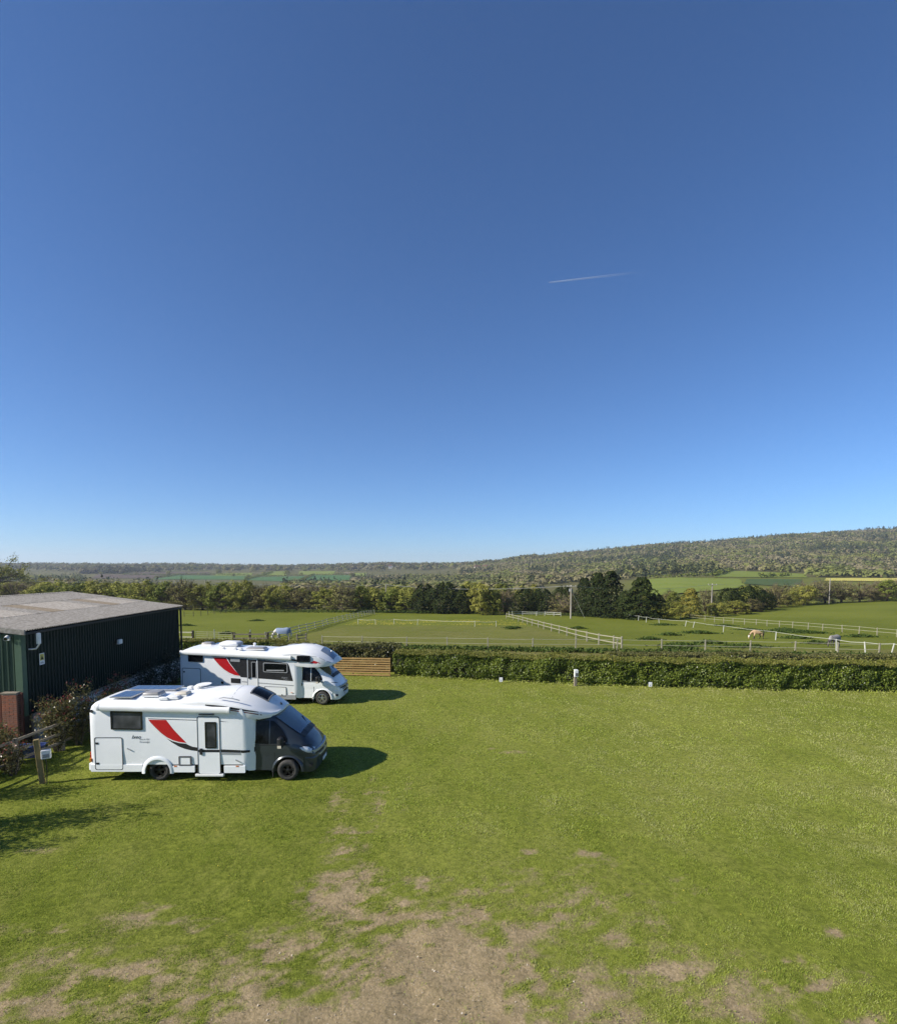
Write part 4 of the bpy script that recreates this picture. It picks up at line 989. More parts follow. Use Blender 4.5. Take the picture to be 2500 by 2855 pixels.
def on_shed(lx, ly, lz):
    a = R(4.0); return (-15.95 + lx * math.cos(a) - ly * math.sin(a), 20.6 + lx * math.sin(a) + ly * math.cos(a), lz)
e = empty('security_camera', on_shed(-.35, -.10, 4.18), R(4), 'white security camera on the near shed corner under the barge board', 'camera')
MB().box((-.03, -.02, -.03), (.03, .05, .10)).build('bracket', M['white_plastic'], e)
MB().tube([(0, -.05, .1), (.1, -.3, .06)], .075, 10).build('housing', M['white_plastic'], e, 50)
MB().tube([(.1, -.3, .06), (.105, -.315, .0575)], .06, 10).build('lens', M['black_gloss'], e, 50)
e = empty('antenna_panel', on_shed(.10, .35, 3.75), R(4), 'white antenna panel on a bent bracket beside the shed corner', 'antenna')
MB().tube([(-.05, 0, 0), (.22, 0, .02), (.34, .02, .22)], .03, 8).build('bracket', M['white_plastic'], e, 60)
MB().box((.27, -.07, .2), (.36, .10, .62)).build('panel', M['white_plastic'], e, bevel=.02)
e = empty('warning_sign', on_shed(.066, 1.05, 3.05), R(4), 'small yellow and white warning sign on the dark shed wall', 'sign')
MB().box((0, -.15, 0), (.006, .15, .45)).build('plate', M['sign_white'], e)
MB().box((.006, -.12, .17), (.009, .12, .42)).build('yellow_panel', M['sign_yellow'], e)
MB().add([(.0105, -.09, .2), (.0105, .09, .2), (.0105, 0, .37)], [(0, 1, 2)]).build('triangle', M['black'], e)
MB().box((.0065, -.1, .05), (.0085, .1, .07)).box((.0065, -.1, .09), (.0085, .06, .11)).build('print', M['grey_trim'], e)
e = empty('floodlight', on_shed(.08, 6.6, 3.15), R(4), 'grey floodlight halfway along the dark shed wall', 'floodlight')
MB().box((0, -.03, -.05), (.16, .03, .02)).build('bracket', M['mid_grey'], e); MB().box((.1, -.16, -.02), (.22, .16, .2)).build('lamp_head', M['white_plastic'], e, bevel=.02)

# ================================================================ SHRUBS AND CORNER CLUTTER
M['photinia'] = leaf_mat('photinia_leaves', [(.05, .055, .018), (.10, .10, .032), (.15, .135, .045), (.17, .13, .055)], .3, .35, .4, .2)
M['photinia_red'] = leaf_mat('photinia_red', [(.17, .022, .022), (.28, .04, .038), (.34, .07, .06), (.22, .06, .04)], .25, .35, .5, .15)
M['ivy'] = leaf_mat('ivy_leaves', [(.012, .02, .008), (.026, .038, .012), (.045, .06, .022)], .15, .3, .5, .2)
def shrub(x, y, h, w, label, seed, name='photinia_shrub', n=2800, red=80, m='photinia', cat='shrub', leaf=.085, zlo=.12):
    rg = np.random.default_rng(seed); t = empty(name, (x, y, .02), 0, label, cat, 'red tipped shrubs along the fence' if red else None); st = MB(); P = []; T = []
    for k in range(13):
        a = rg.random() * 6.283; r = w * .5 * rg.random() ** .5; zt = h * (.55 + .45 * rg.random())
        e = Vector((math.cos(a) * r, math.sin(a) * r, zt)); b = Vector((math.cos(a) * .08, math.sin(a) * .08, 0)); mid = b.lerp(e, .5) + Vector(rg.normal(size=3)) * .06
        st.tube([b, mid, e], [.018, .012, .005], 4, False)
        q = rg.random((n // 13, 1)) ** .7 * (1 - zlo) + zlo
        p = np.array(b) * (1 - q) + np.array(e) * q + rg.normal(size=(n // 13, 3)) * np.array([.13, .13, .09]) * (w / 1.2)
        P.append(p); T.append(np.array(e) + rg.normal(size=(max(red // 13, 1), 3)) * np.array([.09, .09, .06]) + np.array([0, 0, .05]))
    P = np.concatenate(P); P[:, 2] = np.maximum(P[:, 2], .05)
    V, F = leaf_quads(P, leaf * (.7 + .6 * rg.random(len(P))), rg, np.array([[-.2, -.2, .6]]), .3, .5)
    st.build('stems_core', M['bark'], t, 60)
    link('foliage', np_mesh('foliage', V, F, M[m], {'rnd': np.repeat(rg.random(len(P)), 4)}), t)
    if red:
        T = np.concatenate(T); V, F = leaf_quads(T, leaf * 1.05, rg, np.array([[0, 0, 1.]]), .2, .4)
        tag(link('red_tips', np_mesh('red_tips', V, F, M['photinia_red'], {'rnd': np.repeat(rg.random(len(T)), 4)}), t), kind='stuff')
    return t
shrub(-15.25, 19.0, 1.55, 1.1, 'red tipped shrub in front of the brick wall beside the rail fence', 1)
shrub(-14.55, 20.3, 1.9, 1.1, 'red tipped shrub right behind the timber post with the hook-up box', 2)
shrub(-14.2, 21.0, 2.45, 1.0, 'tallest red tipped shrub against the white plinth of the shed', 3, n=3000)
shrub(-13.75, 21.6, 2.0, 1.2, 'bushy olive shrub with few red tips left of the near motorhome', 4, red=60, n=3000)
shrub(-13.6, 22.9, 2.35, 1.3, 'dense red tipped shrub above the rear corner of the near motorhome', 5, red=150, n=3200)
shrub(-14.9, 20.9, 2.1, 1.2, 'olive shrub squeezed between the brick pier and the tallest red tipped shrub', 11, red=40, n=2600)
shrub(-14.9, 18.3, 1.5, 1.2, 'olive brown shrub on the rail fence behind the short thin shrub', 12, red=40, n=2400)
shrub(-14.3, 17.9, 1.1, .8, 'short thin shrub beside the near rail fence post', 6, red=40, n=600)
shrub(-15.6, 17.3, 1.3, 1.1, 'red tipped shrub at the very edge of the lawn corner', 7, red=130)
shrub(-15.0, 15.6, 2.3, 1.5, 'shrub further along the rail fence towards the viewer', 8, red=110, n=3000)
shrub(-14.2, 13.5, 3.8, 1.7, 'tall shrub at the near end of the rail fence', 9, red=110, n=4600)
shrub(-13.9, 12.3, 3.0, 1.5, 'shrub just short of the tall one on the near fence', 10, red=110, n=3600)
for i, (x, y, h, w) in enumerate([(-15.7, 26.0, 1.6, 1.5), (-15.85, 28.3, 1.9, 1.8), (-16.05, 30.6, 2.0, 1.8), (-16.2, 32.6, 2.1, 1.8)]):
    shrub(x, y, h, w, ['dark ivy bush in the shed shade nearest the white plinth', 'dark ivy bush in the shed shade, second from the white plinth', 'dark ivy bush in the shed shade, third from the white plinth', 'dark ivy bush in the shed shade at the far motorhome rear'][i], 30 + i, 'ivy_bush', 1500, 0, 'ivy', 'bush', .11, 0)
fence('rail_fence', [(-14.95, 14.2), (-14.75, 16.2), (-14.5, 18.3), (-14.4, 20.4), (-14.2, 22.6)], 'weathered three rail timber fence among the red tipped shrubs', 1.12, .12, (.38, .72, 1.05), M['weathered'], M['weathered'], (0, 0), .04, .09, .04, seed=21)
e = empty('hookup_post', (-12.8, 17.2, .03), .5, 'treated timber post with a grey white electric hook-up box left of the near motorhome', 'post')
MB().bar((0, 0, -.3), (-.14, .0, 1.42), .15, .15).build('post', M['green_wood'], e, bevel=.015)
MB().box((-.02, -.16, .80), (.24, -.0, 1.08)).build('box', M['white_plastic'], e, bevel=.02)
MB().box((.02, -.172, .84), (.2, -.161, .96)).build('socket_cover', M['mid_grey'], e, bevel=.005)
MB().tube([(.1, -.09, .8), (.12, -.1, .4), (.1, -.12, .02)], .014, 6).build('cable', M['black'], e, 60)
e = empty('white_drum', (-17.1, 21.2, 0), 0, 'white plastic drum standing before the brick wall at the edge', 'drum')
MB().lathe([(.20, .25), (.22, .28), (.22, .85), (.20, .9)], 18, 'z').build('body', M['white_plastic'], e, 50); MB().lathe([(.21, .9), (.215, .93), (.19, .96)], 18, 'z').build('lid', M['grey_trim'], e, 50)
MB().lathe([(.23, 0), (.23, .25)], 18, 'z').build('stand', M['weathered'], e, 50)
e = empty('tap_standpipe', (-17.55, 20.25, 0), 0, 'grey leaning standpipe with a black cap before the brick wall', 'standpipe')
MB().tube([(.2, 0, 0), (-.1, 0, 1.5)], .035, 8).build('pipe', M['mid_grey'], e, 60); MB().tube([(-.1, 0, 1.5), (-.12, 0, 1.6)], .06, 8).build('cap', M['black'], e, 60); MB().tube([(-.1, 0, 1.45), (-.1, -.12, 1.4)], .02, 6).build('spout', M['mid_grey'], e, 60)
M['blue'] = mat('blue_plastic', (.07, .12, .30), .45, (.10, .12, .26), 3)
e = empty('water_trough', (-15.1, 19.7, 0), .3, 'blue plastic trough lying behind the rail fence among the shrubs', 'trough')
MB().loft([[(-.45 * f, -.22 * f, z), (.45 * f, -.22 * f, z), (.45 * f, .22 * f, z), (-.45 * f, .22 * f, z)] for f, z in ((.8, .02), (1, .42), (.93, .42), (.75, .1))]).build('tub', M['blue'], e, bevel=.01)
MB().box((-.5, -.26, .40), (.5, -.205, .45)).box((-.5, .205, .40), (.5, .26, .45)).build('rim', M['blue'], e, bevel=.008)

# far houses on the hill
M['render'] = mat('house_render', (.62, .58, .50), .85, (.55, .5, .44), .2)
M['tile'] = mat('roof_tile', (.16, .09, .065), .9, (.12, .07, .05), .3)
for x, y, w, d, h, rz, lab in ((72, 1395, 14, 9, 6, .3, 'pale house half hidden by trees on the hillside, the larger of two'), (90, 1385, 11, 8, 5.5, -.2, 'smaller pale house beside the larger one on the hillside'), (-192, 1835, 12, 8, 6, .1, 'tiny white farmhouse on the skyline left of the wooded hill')):
    e = empty('house', (x, y, tz(x, y) + 3), rz, lab, 'house')
    MB().box((-w / 2, -d / 2, -3), (w / 2, d / 2, h)).build('wall', M['render'], e)
    MB().prism([(-d / 2 - .5, h), (d / 2 + .5, h), (0, h + 4)], -w / 2 - .4, w / 2 + .4).build('roof', M['tile'], e, rot=(0, 0, R(90)))
    for k in (-.28, 0, .28):
        for z in (1.2, 3.8): MB().box((k * w - .6, -d / 2 - .06, z), (k * w + .6, -d / 2 - .01, z + 1.3)).build('window', M['glass'], e)

# ================================================================ MOTORHOMES
def lerp_st(st, x):
    for a, b in zip(st[:-1], st[1:]):
        if x <= b[0]:
            f = max(0, min(1, (x - a[0]) / (b[0] - a[0]))); return tuple(p + (q - p) * f for p, q in zip(a, b))
    return st[-1]
def bsec(x, hw, zb, ze, zc, r=.1):
    r = min(r, hw * .6, (ze - zb) * .9); h = [(-hw * .985, zb), (-hw, zb + (ze - r - zb) * .25), (-hw, zb + (ze - r - zb) * .7), (-hw, ze - r)]
    for k in range(1, 6):
        a = math.pi / 2 * k / 5; h.append((-(hw - r) - r * math.cos(a), ze - r + r * math.sin(a)))
    for f in (.8, .6, .4, .2): h.append((-(hw - r) * f, ze + (zc - ze) * (1 - f * f)))
    return [(x, y, z) for y, z in h] + [(x, 0, zc)] + [(x, -y, z) for y, z in h[::-1]]
def top_z(st, x, y):
    x, hw, zb, ze, zc, r = lerp_st(st, x); w = hw - min(r, hw * .6)
    return ze + (zc - ze) * (1 - min(1, abs(y) / w) ** 2)
def side_y(st, x, z):
    pts = bsec(*lerp_st(st, x))[:14]
    for (_, y0, z0), (_, y1, z1) in zip(pts[:-1], pts[1:]):
        if z <= z1 + 1e-6: return y0 + (y1 - y0) * max(0, min(1, (z - z0) / (z1 - z0 + 1e-9)))
    return pts[-1][1]
def csec(x, hb, zb, hw, zw, ht, zt):
    zw = min(zw, zt - .12)
    h = [(-hb, zb), (-(hb + hw) / 2 - .012, (zb + zw) / 2), (-hw, zw), (-(hw * .55 + ht * .45) - .01, zw + (zt - zw) * .42), (-ht, zt - .06), (-(ht - .07), zt), (-ht * .45, zt + .03)]
    return [(x, y, z) for y, z in h] + [(x, 0, zt + .042)] + [(x, -y, z) for y, z in h[::-1]]
CAB = [(4.95, .98, .72, .995, 1.2, .87, 2.04), (5.72, .98, .72, .995, 1.18, .85, 2.04), (5.84, .98, .72, .99, 1.17, .84, 1.97), (6.2, .98, .72, .985, 1.14, .81, 1.68), (6.58, .97, .72, .97, 1.10, .78, 1.40),
       (6.70, .97, .72, .96, 1.06, .77, 1.29), (6.88, .94, .72, .92, .99, .72, 1.14), (6.98, .89, .70, .86, .93, .64, 1.03), (7.06, .80, .68, .76, .86, .54, .92), (7.11, .68, .68, .64, .80, .42, .85)]
def cab_side(x, z):
    x, hb, zb, hw, zw, ht, zt = lerp_st(CAB, x); pts = csec(x, hb, zb, hw, zw, ht, zt)[:6]
    for (_, y0, z0), (_, y1, z1) in zip(pts[:-1], pts[1:]):
        if z <= z1: return y0 + (y1 - y0) * max(0, min(1, (z - z0) / (z1 - z0 + 1e-9)))
    return pts[-1][1]
def rrect(x0, x1, z0, z1, r, n=4, sl=0.0):
    pts = []
    for cx, cz, a0 in ((x1 - r, z1 - r, 0), (x0 + r, z1 - r, 90), (x0 + r, z0 + r, 180), (x1 - r, z0 + r, 270)):
        for k in range(n + 1):
            a = R(a0 + 90 * k / n); x = cx + r * math.cos(a); pts.append((x, cz + r * math.sin(a) + sl * (x - x0)))
    return pts
def inset(p, d):
    cx = sum(q[0] for q in p) / len(p); cz = sum(q[1] for q in p) / len(p)
    w = max(q[0] for q in p) - cx; h = max(q[1] for q in p) - cz
    return [(cx + (x - cx) * (w - d) / w, cz + (z - cz) * (h - d) / h) for x, z in p]

def wheel(parent, x, y, rim, s, R0=.335):
    """s: outward direction along y"""
    w = MB().lathe([(.17, -.10), (.17, .02)], 16).build('wheel', M['black'], parent, 60, loc=(x, y, R0))
    if s > 0: w.rotation_euler = (0, 0, math.pi)
    k = [(.20, .10), (.235, .12), (.30, .115), (.325, .09), (R0, .05), (R0, -.05), (.325, -.09), (.28, -.115), (.20, -.10)]
    MB().lathe([(r, -t) for r, t in k], 28).build('tyre', M['rubber'], w, 45)
    m = MB().lathe([(.215, -.085), (.215, -.108), (.195, -.112), (.188, -.08)], 28)
    m.lathe([(.055, -.04), (.055, -.10), (.03, -.108)], 12)
    for q in range(5):
        for dd in (-.16, .16):
            a = 2 * math.pi * q / 5 + dd + .3; c, sn = math.cos(a), math.sin(a)
            m.bar((.04 * c, -.09, .04 * sn), (.2 * c, -.098, .2 * sn), .034, .02)
    m.lathe([(.19, -.03), (.19, -.04)], 20)
    m.build('rim', rim, w, 40)
    return w

def motorhome(spec):
    S = spec; t = empty('motorhome', S['loc'], S['rz'], S['label'], 'motorhome', 'parked motorhomes'); dx = S['dx']; W0 = 1.15
    wp = M['white_paint']; cabm = M[S['cab']]
    b = MB().loft([bsec(*s) for s in S['body']]).build('body', wp, t, 38)
    hood = MB().loft([bsec(*s) for s in S['hood']]).build('cab_hood', M['roof_white'], t, 50)
    # cab
    CB = [(s[0] + dx,) + s[1:] for s in CAB]
    MB().loft([csec(*s) for s in CB]).build('cab', cabm, t, 40)
    arch = [(5.0 + dx, .33), (5.8 + dx, .33)] + [(6.23 + dx - .43 * math.cos(a), .32 + .43 * math.sin(a)) for a in np.linspace(0, math.pi, 15)] + [(6.70 + dx, .33), (6.74 + dx, .78), (5.0 + dx, .78)]
    for s in (-1, 1):
        MB().prism(arch, s * .985, s * .93).build('lower_panel', cabm, t, 30)
        pts = [(6.23 + dx - .47 * math.cos(a), s * 1.0, .30 + .47 * math.sin(a)) for a in np.linspace(-.05, math.pi + .05, 17)]
        m = MB(); m.loft([[(p[0], p[1] - .035, p[2]), (p[0] + (p[0] - 6.23 - dx) * .11, p[1], p[2] + .035 * (p[2] > .4)), (p[0], p[1] + .035, p[2]), (p[0] - (p[0] - 6.23 - dx) * .08, p[1], p[2] - .03 * (p[2] > .4))] for p in pts])
        m.build('wheel_arch', cabm, t, 50)
    bump = [(6.62, .965, .27, .78, .79, .06), (6.85, .96, .25, .78, .79, .08), (6.97, .92, .25, .77, .79, .1), (7.06, .84, .27, .75, .77, .1), (7.11, .72, .3, .73, .75, .1), (7.15, .5, .34, .70, .72, .1)]
    MB().loft([bsec(x + dx, *q) for x, *q in bump]).build('bumper', cabm, t, 45)
    # windscreen and cab glass
    g = []; xs = np.linspace(5.80, 6.55, 8)
    for x in xs:
        _, hb, zb, hw, zw, ht, zt = lerp_st(CAB, x); row = []
        for f in np.linspace(-1, 1, 9):
            y = f * (ht - .05); z = zt + .042 * (1 - abs(f) ** 1.6); row.append((x + dx + .014, y, z + .014))
        g.append(row)
    V = [p for r_ in g for p in r_]; F = [(i * 9 + k, i * 9 + k + 1, (i + 1) * 9 + k + 1, (i + 1) * 9 + k) for i in range(7) for k in range(8)]
    MB().add(V, F).build('windscreen', M['windscreen'], t, 60)
    for yy in (-.35, .2): MB().bar((6.62 + dx, yy, 1.40), (6.28 + dx, yy + .42, 1.675), .02, .02).build('wiper', M['black'], t)
    MB().add([(6.56 + dx, -.7, 1.425), (6.72 + dx, -.68, 1.325), (6.72 + dx, .68, 1.325), (6.56 + dx, .7, 1.425), (6.58 + dx, -.3, 1.462), (6.735 + dx, -.3, 1.352), (6.735 + dx, .3, 1.352), (6.58 + dx, .3, 1.462)], [(0, 1, 5, 4), (4, 5, 6, 7), (7, 6, 2, 3)]).build('cowl', M['black'], t)
    for s in (-1, 1):
        def patch(name, poly, m, off=.008, sub=None):
            c = (sum(p[0] for p in poly) / len(poly), sum(p[1] for p in poly) / len(poly)); rings = [1, .66, .33]
            V = []; n = len(poly)
            for f in rings:
                for x, z in poly:
                    X, Z = c[0] + (x - c[0]) * f, c[1] + (z - c[1]) * f; V.append((X + dx, -s * (cab_side(X, Z) - off), Z))
            V.append((c[0] + dx, -s * (cab_side(*c) - off), c[1])); F = []
            for r_ in range(2):
                F += [(r_ * n + i, r_ * n + (i + 1) % n, (r_ + 1) * n + (i + 1) % n, (r_ + 1) * n + i) for i in range(n)]
            F += [(2 * n + i, 2 * n + (i + 1) % n, 3 * n) for i in range(n)]
            return MB().add(V, F).build(name, m, t if sub is None else sub, 60)
        win = [(5.16, 1.22), (5.2, 1.2), (5.5, 1.18), (5.62, 1.18), (5.62, 1.5), (5.62, 1.91), (5.3, 1.91), (5.2, 1.86), (5.15, 1.7), (5.14, 1.45)]
        tri = [(5.66, 1.18), (5.95, 1.19), (6.22, 1.22), (6.2, 1.34), (6.05, 1.58), (5.9, 1.76), (5.78, 1.88), (5.66, 1.91), (5.66, 1.5)]
        gm = M['glass']
        patch('side_window', win, gm); patch('quarter_window', tri, gm)
        patch('headlight', [(6.60, 1.05), (6.72, 1.085), (6.86, 1.05), (7.0, .965), (7.02, .90), (6.97, .865), (6.84, .89), (6.70, .96)], M['headlight'], .012)
        patch('door_handle', [(5.12, 1.08), (5.2, 1.1), (5.22, 1.0), (5.18, .93), (5.12, .95)], M['black'], .02)
        patch('belt_moulding', [(5.14, 1.135), (6.3, 1.135), (6.3, 1.165), (5.14, 1.165)], M['black'], .012)
        patch('bonnet_seam', [(6.66, 1.13), (6.8, 1.115), (6.93, 1.06), (6.93, 1.045), (6.8, 1.10), (6.66, 1.115)], M['black'], .01)
        # door seams
        for z0, z1, x in ((.4, 1.18, 5.06), (.4, .9, 5.79)):
            MB().add([(x + dx, s * (-cab_side(x, z) if z > .73 else .988) + s * .004, z) for z in np.linspace(z0, z1, 5)] + [(x + .018 + dx, s * (-cab_side(x + .018, z) if z > .73 else .988) + s * .004, z) for z in np.linspace(z0, z1, 5)], [(i, i + 1, 6 + i, 5 + i) for i in range(4)]).build('door_seam', M['black'], t)
        mir = MB().box((5.98 + dx, -.13, 1.12), (6.14 + dx, .13, 1.46)).build('mirror', M['black'], t, bevel=.05, loc=(0, s * 1.20, 0))
        MB().bar((6.08 + dx, -s * .1, 1.2), (6.12 + dx, -s * .28, 1.24), .08, .06).build('mirror_arm', M['black'], mir)
        MB().box((6.0 + dx, s * .131 - .012, 1.14), (6.12 + dx, s * .131 + .004, 1.22)).build('indicator', M['dome_beige'], mir)
        MB().box((5.74 + dx, s * .94 - .02, .12), (5.755 + dx, s * .94 + .1 * s, .4)).build('mudflap', M['rubber'], t)
    nose = [(6.94, -.88), (7.04, -.74), (7.11, -.45), (7.14, 0), (7.11, .45), (7.04, .74), (6.94, .88)]
    for z, h, m, nm, k in ((.88, .085, 'grille_grey', 'grille_bar', .015), (.80, .05, 'black', 'grille', .028), (.70, .06, 'grille_grey', 'grille_bar', .035), (.60, .08, 'black', 'grille', .035)):
        pp = nose if 'grille_bar' == nm and z > .8 else nose[1:-1]
        secs = [[(x + dx + k - .05, y, z - h / 2), (x + dx + k + .012, y * 1.01, z - h / 2), (x + dx + k, y * 1.01, z + h / 2), (x + dx + k - .06, y, z + h / 2)] for x, y in pp]
        MB().loft(secs).build(nm, M[m], t, 50)
    MB().box((7.175 + dx, -.26, .40), (7.185 + dx, .26, .51)).build('number_plate', M['sign_white'], t)
    MB().lathe([(.06, 7.16 + dx), (.06, 7.175 + dx), (.03, 7.18 + dx)], 14, 'x', (0, 0, .80)).build('badge', M['alu'], t, 50)
    for s in (-1, 1): MB().prism([(6.84 + dx, .44), (7.0 + dx, .42), (7.02 + dx, .52), (6.86 + dx, .54)], s * .90, s * .95).build('fog_light', M['black'], t)
    # chassis and wheels
    MB().box((.25, -.80, .24), (6.95 + dx, .80, .60)).build('chassis', M['black'], t)
    for s in (-1, 1):
        wheel(t, 6.23 + dx, s * .95, M[S['rim']], s)
        for x in S['rear_wheels']: wheel(t, x, s * .96, M[S['rim']], s)
    for s in (-1, 1):
        for x0, x1, z0, z1 in S['skirts']:
            MB().prism([(x0, z0 + .02), (x0 + .02, z0), (x1 - .02, z0), (x1, z0 + .02), (x1, z1), (x0, z1)], s * (W0 + .012), s * (W0 - .04)).build('skirt', M[S['skirt_mat']], t, bevel=.008)
        for x in S['arches']:
            secs = []
            for a in np.linspace(-.12, math.pi + .12, 19):
                c, sn = math.cos(a), math.sin(a); zc = .33
                secs.append([(x - .40 * c, s * (W0 - .02), zc + .40 * sn), (x - .40 * c, s * (W0 + .028), zc + .40 * sn), (x - .47 * c, s * (W0 + .028), zc + .47 * sn), (x - .51 * c, s * (W0 + .002), zc + .51 * sn)])
            MB().loft(secs).build('wheel_arch', wp, t, 50)
    # rear: bumper, lamps, window
    MB().box((-.06, -1.13, .36), (.10, 1.13, .60)).build('rear_bumper', wp, t, bevel=.03)
    for s in (-1, 1): MB().box((-.045, s * .98 - .09, .62), (.0, s * .98 + .09, .95)).build('tail_lamp', M['red'], t, bevel=.02)
    MB().prism(rrect(-.55, .55, 1.5, 2.0, .08), 0, .02).build('rear_window', M['glass'], t, loc=(-.005, 0, 0), rot=(0, 0, R(-90)))
    MB().box((-.02, -1.152, .66), (.05, -1.10, .76)).build('marker_lamp', M['amber'], t, bevel=.01)
    # things on the visible side
    Y = -W0
    def panel(nm, poly, m, d0=.003, d1=.0, parent=t, bevel=0): return MB().prism(poly, Y - d0, Y + .01 - d1).build(nm, m, parent, bevel=bevel)
    def framed(nm, x0, x1, z0, z1, r, fr, mf, mp, sl=0.0, d=.014, dp=.008, pn='pane'):
        o = rrect(x0, x1, z0, z1, r, sl=sl)
        p = MB().ring(o, inset(o, fr), Y - d, Y + .004).build(nm, mf, t, 40)
        MB().prism(inset(o, fr * .9), Y - dp, Y + .003).build(pn, mp, p)
        return p
    S['side'](t, panel, framed, Y, hood)
    # awning: a cased roller with end caps
    a0, a1, z0, z1 = S['awning']
    prof = [(.0, .10), (-.07, .115), (-.115, .07), (-.125, -.01), (-.10, -.075), (-.03, -.09), (.02, -.06)]
    MB().loft([[(x, Y + y, z + zz) for y, zz in prof] for x, z in ((a0, z0), (a1, z1))]).build('awning', M['roof_white'], t, 40)
    for x, z in ((a0, z0), (a1, z1)):
        MB().loft([[(x - .03, Y + y * 1.06, z + zz * 1.06) for y, zz in prof], [(x + .03, Y + y * 1.06, z + zz * 1.06) for y, zz in prof]]).build('awning_cap', M['white_plastic'], t, 40)
    S['roof'](t, hood)
    return t

def strip(name, st, up, lo, m, parent, off=.006):
    """decal band over the curved side: up / lo are (x, z) lists of equal length"""
    V = [(x, side_y(st, x, z) - off, z) for x, z in up] + [(x, side_y(st, x, z) - off, z) for x, z in lo]; n = len(up)
    return MB().add(V, [(i, i + 1, n + i + 1, n + i) for i in range(n - 1)]).build(name, m, parent, 60)
def on_top(name, st, x0, x1, y0, y1, m, parent, off=.012, n=6, fr=None):
    V = []
    for x in np.linspace(x0, x1, n):
        for y in np.linspace(y0, y1, n): V.append((x, y, top_z(st, x, y) + off))
    o = MB().add(V, [(i * n + k, i * n + k + 1, (i + 1) * n + k + 1, (i + 1) * n + k) for i in range(n - 1) for k in range(n - 1)]).build(name, m, parent, 60)
    if fr:
        e = [(x0, y0), (x1, y0), (x1, y1), (x0, y1), (x0, y0)]; mb = MB()
        for (xa, ya), (xb, yb) in zip(e[:-1], e[1:]):
            for k in range(4):
                f0, f1 = k / 4, (k + 1) / 4; pa = (xa + (xb - xa) * f0, ya + (yb - ya) * f0); pb = (xa + (xb - xa) * f1, ya + (yb - ya) * f1)
                mb.bar((*pa, top_z(st, *pa) + off), (*pb, top_z(st, *pb) + off), .045, .03)
        mb.build('frame', fr, o)
    return o
def solar(t, x0, x1, y0, y1, z, cells=(4, 3)):
    p = MB().box((x0, y0, z), (x1, y1, z + .035)).build('solar_panel', M['alu'], t)
    nx_, ny_ = cells; w = (x1 - x0 - .06) / nx_; h = (y1 - y0 - .06) / ny_
    cm_ = MB().box((0, 0, 0), (w - .012, h - .012, .004)).mesh('cell', M['solar'])
    for i in range(nx_):
        for j in range(ny_): link('cell', cm_, p, (x0 + .036 + i * w, y0 + .036 + j * h, z + .0355))
def dome(t, x, y, w, d, h, z, m, name='roof_vent'):
    o = MB().box((x - w / 2, y - d / 2, z), (x + w / 2, y + d / 2, z + .05)).build(name, M['white_plastic'], t, bevel=.012)
    MB().loft([[(x - w / 2 * f, y - d / 2 * f, z + zz), (x + w / 2 * f, y - d / 2 * f, z + zz), (x + w / 2 * f, y + d / 2 * f, z + zz), (x - w / 2 * f, y + d / 2 * f, z + zz)] for f, zz in ((.95, .05), (.93, .05 + h * .5), (.8, .05 + h * .9), (.5, .05 + h))]).build('dome', M[m], o, 50, bevel=.015)

nX = lambda p: [((x - 78) / 218, (800 - y) / 218) for x, y in p]
fX = lambda p: [((x - 40) / 143, (540 - y) / 143) for x, y in p]
NB = [(0, 1.06, .56, 2.16, 2.18, .1), (.03, 1.12, .56, 2.32, 2.35, .1), (.1, 1.15, .56, 2.46, 2.50, .1), (.22, 1.15, .56, 2.56, 2.61, .1), (.4, 1.15, .56, 2.60, 2.66, .1), (2, 1.15, .56, 2.58, 2.66, .1), (4, 1.15, .56, 2.53, 2.62, .1), (4.84, 1.15, .56, 2.40, 2.5, .1),
      (4.9, 1.145, .40, 2.3, 2.4, .1), (5.02, 1.10, .34, 2.12, 2.2, .1), (5.14, 1.04, .33, 2.05, 2.10, .1), (5.2, .985, .34, 2.03, 2.06, .1)]
NH = [(2.6, 1.10, 2.45, 2.56, 2.63, .08), (2.9, 1.14, 2.45, 2.60, 2.68, .08), (3.5, 1.155, 2.42, 2.63, 2.76, .09), (4.1, 1.158, 2.28, 2.60, 2.82, .11), (4.65, 1.155, 2.10, 2.50, 2.83, .12), (5.0, 1.12, 2.02, 2.40, 2.76, .12), (5.35, 1.03, 1.98, 2.26, 2.59, .1), (5.65, .85, 2.0, 2.15, 2.41, .07), (5.82, .62, 2.06, 2.14, 2.29, .05), (5.92, .36, 2.12, 2.16, 2.21, .03)]
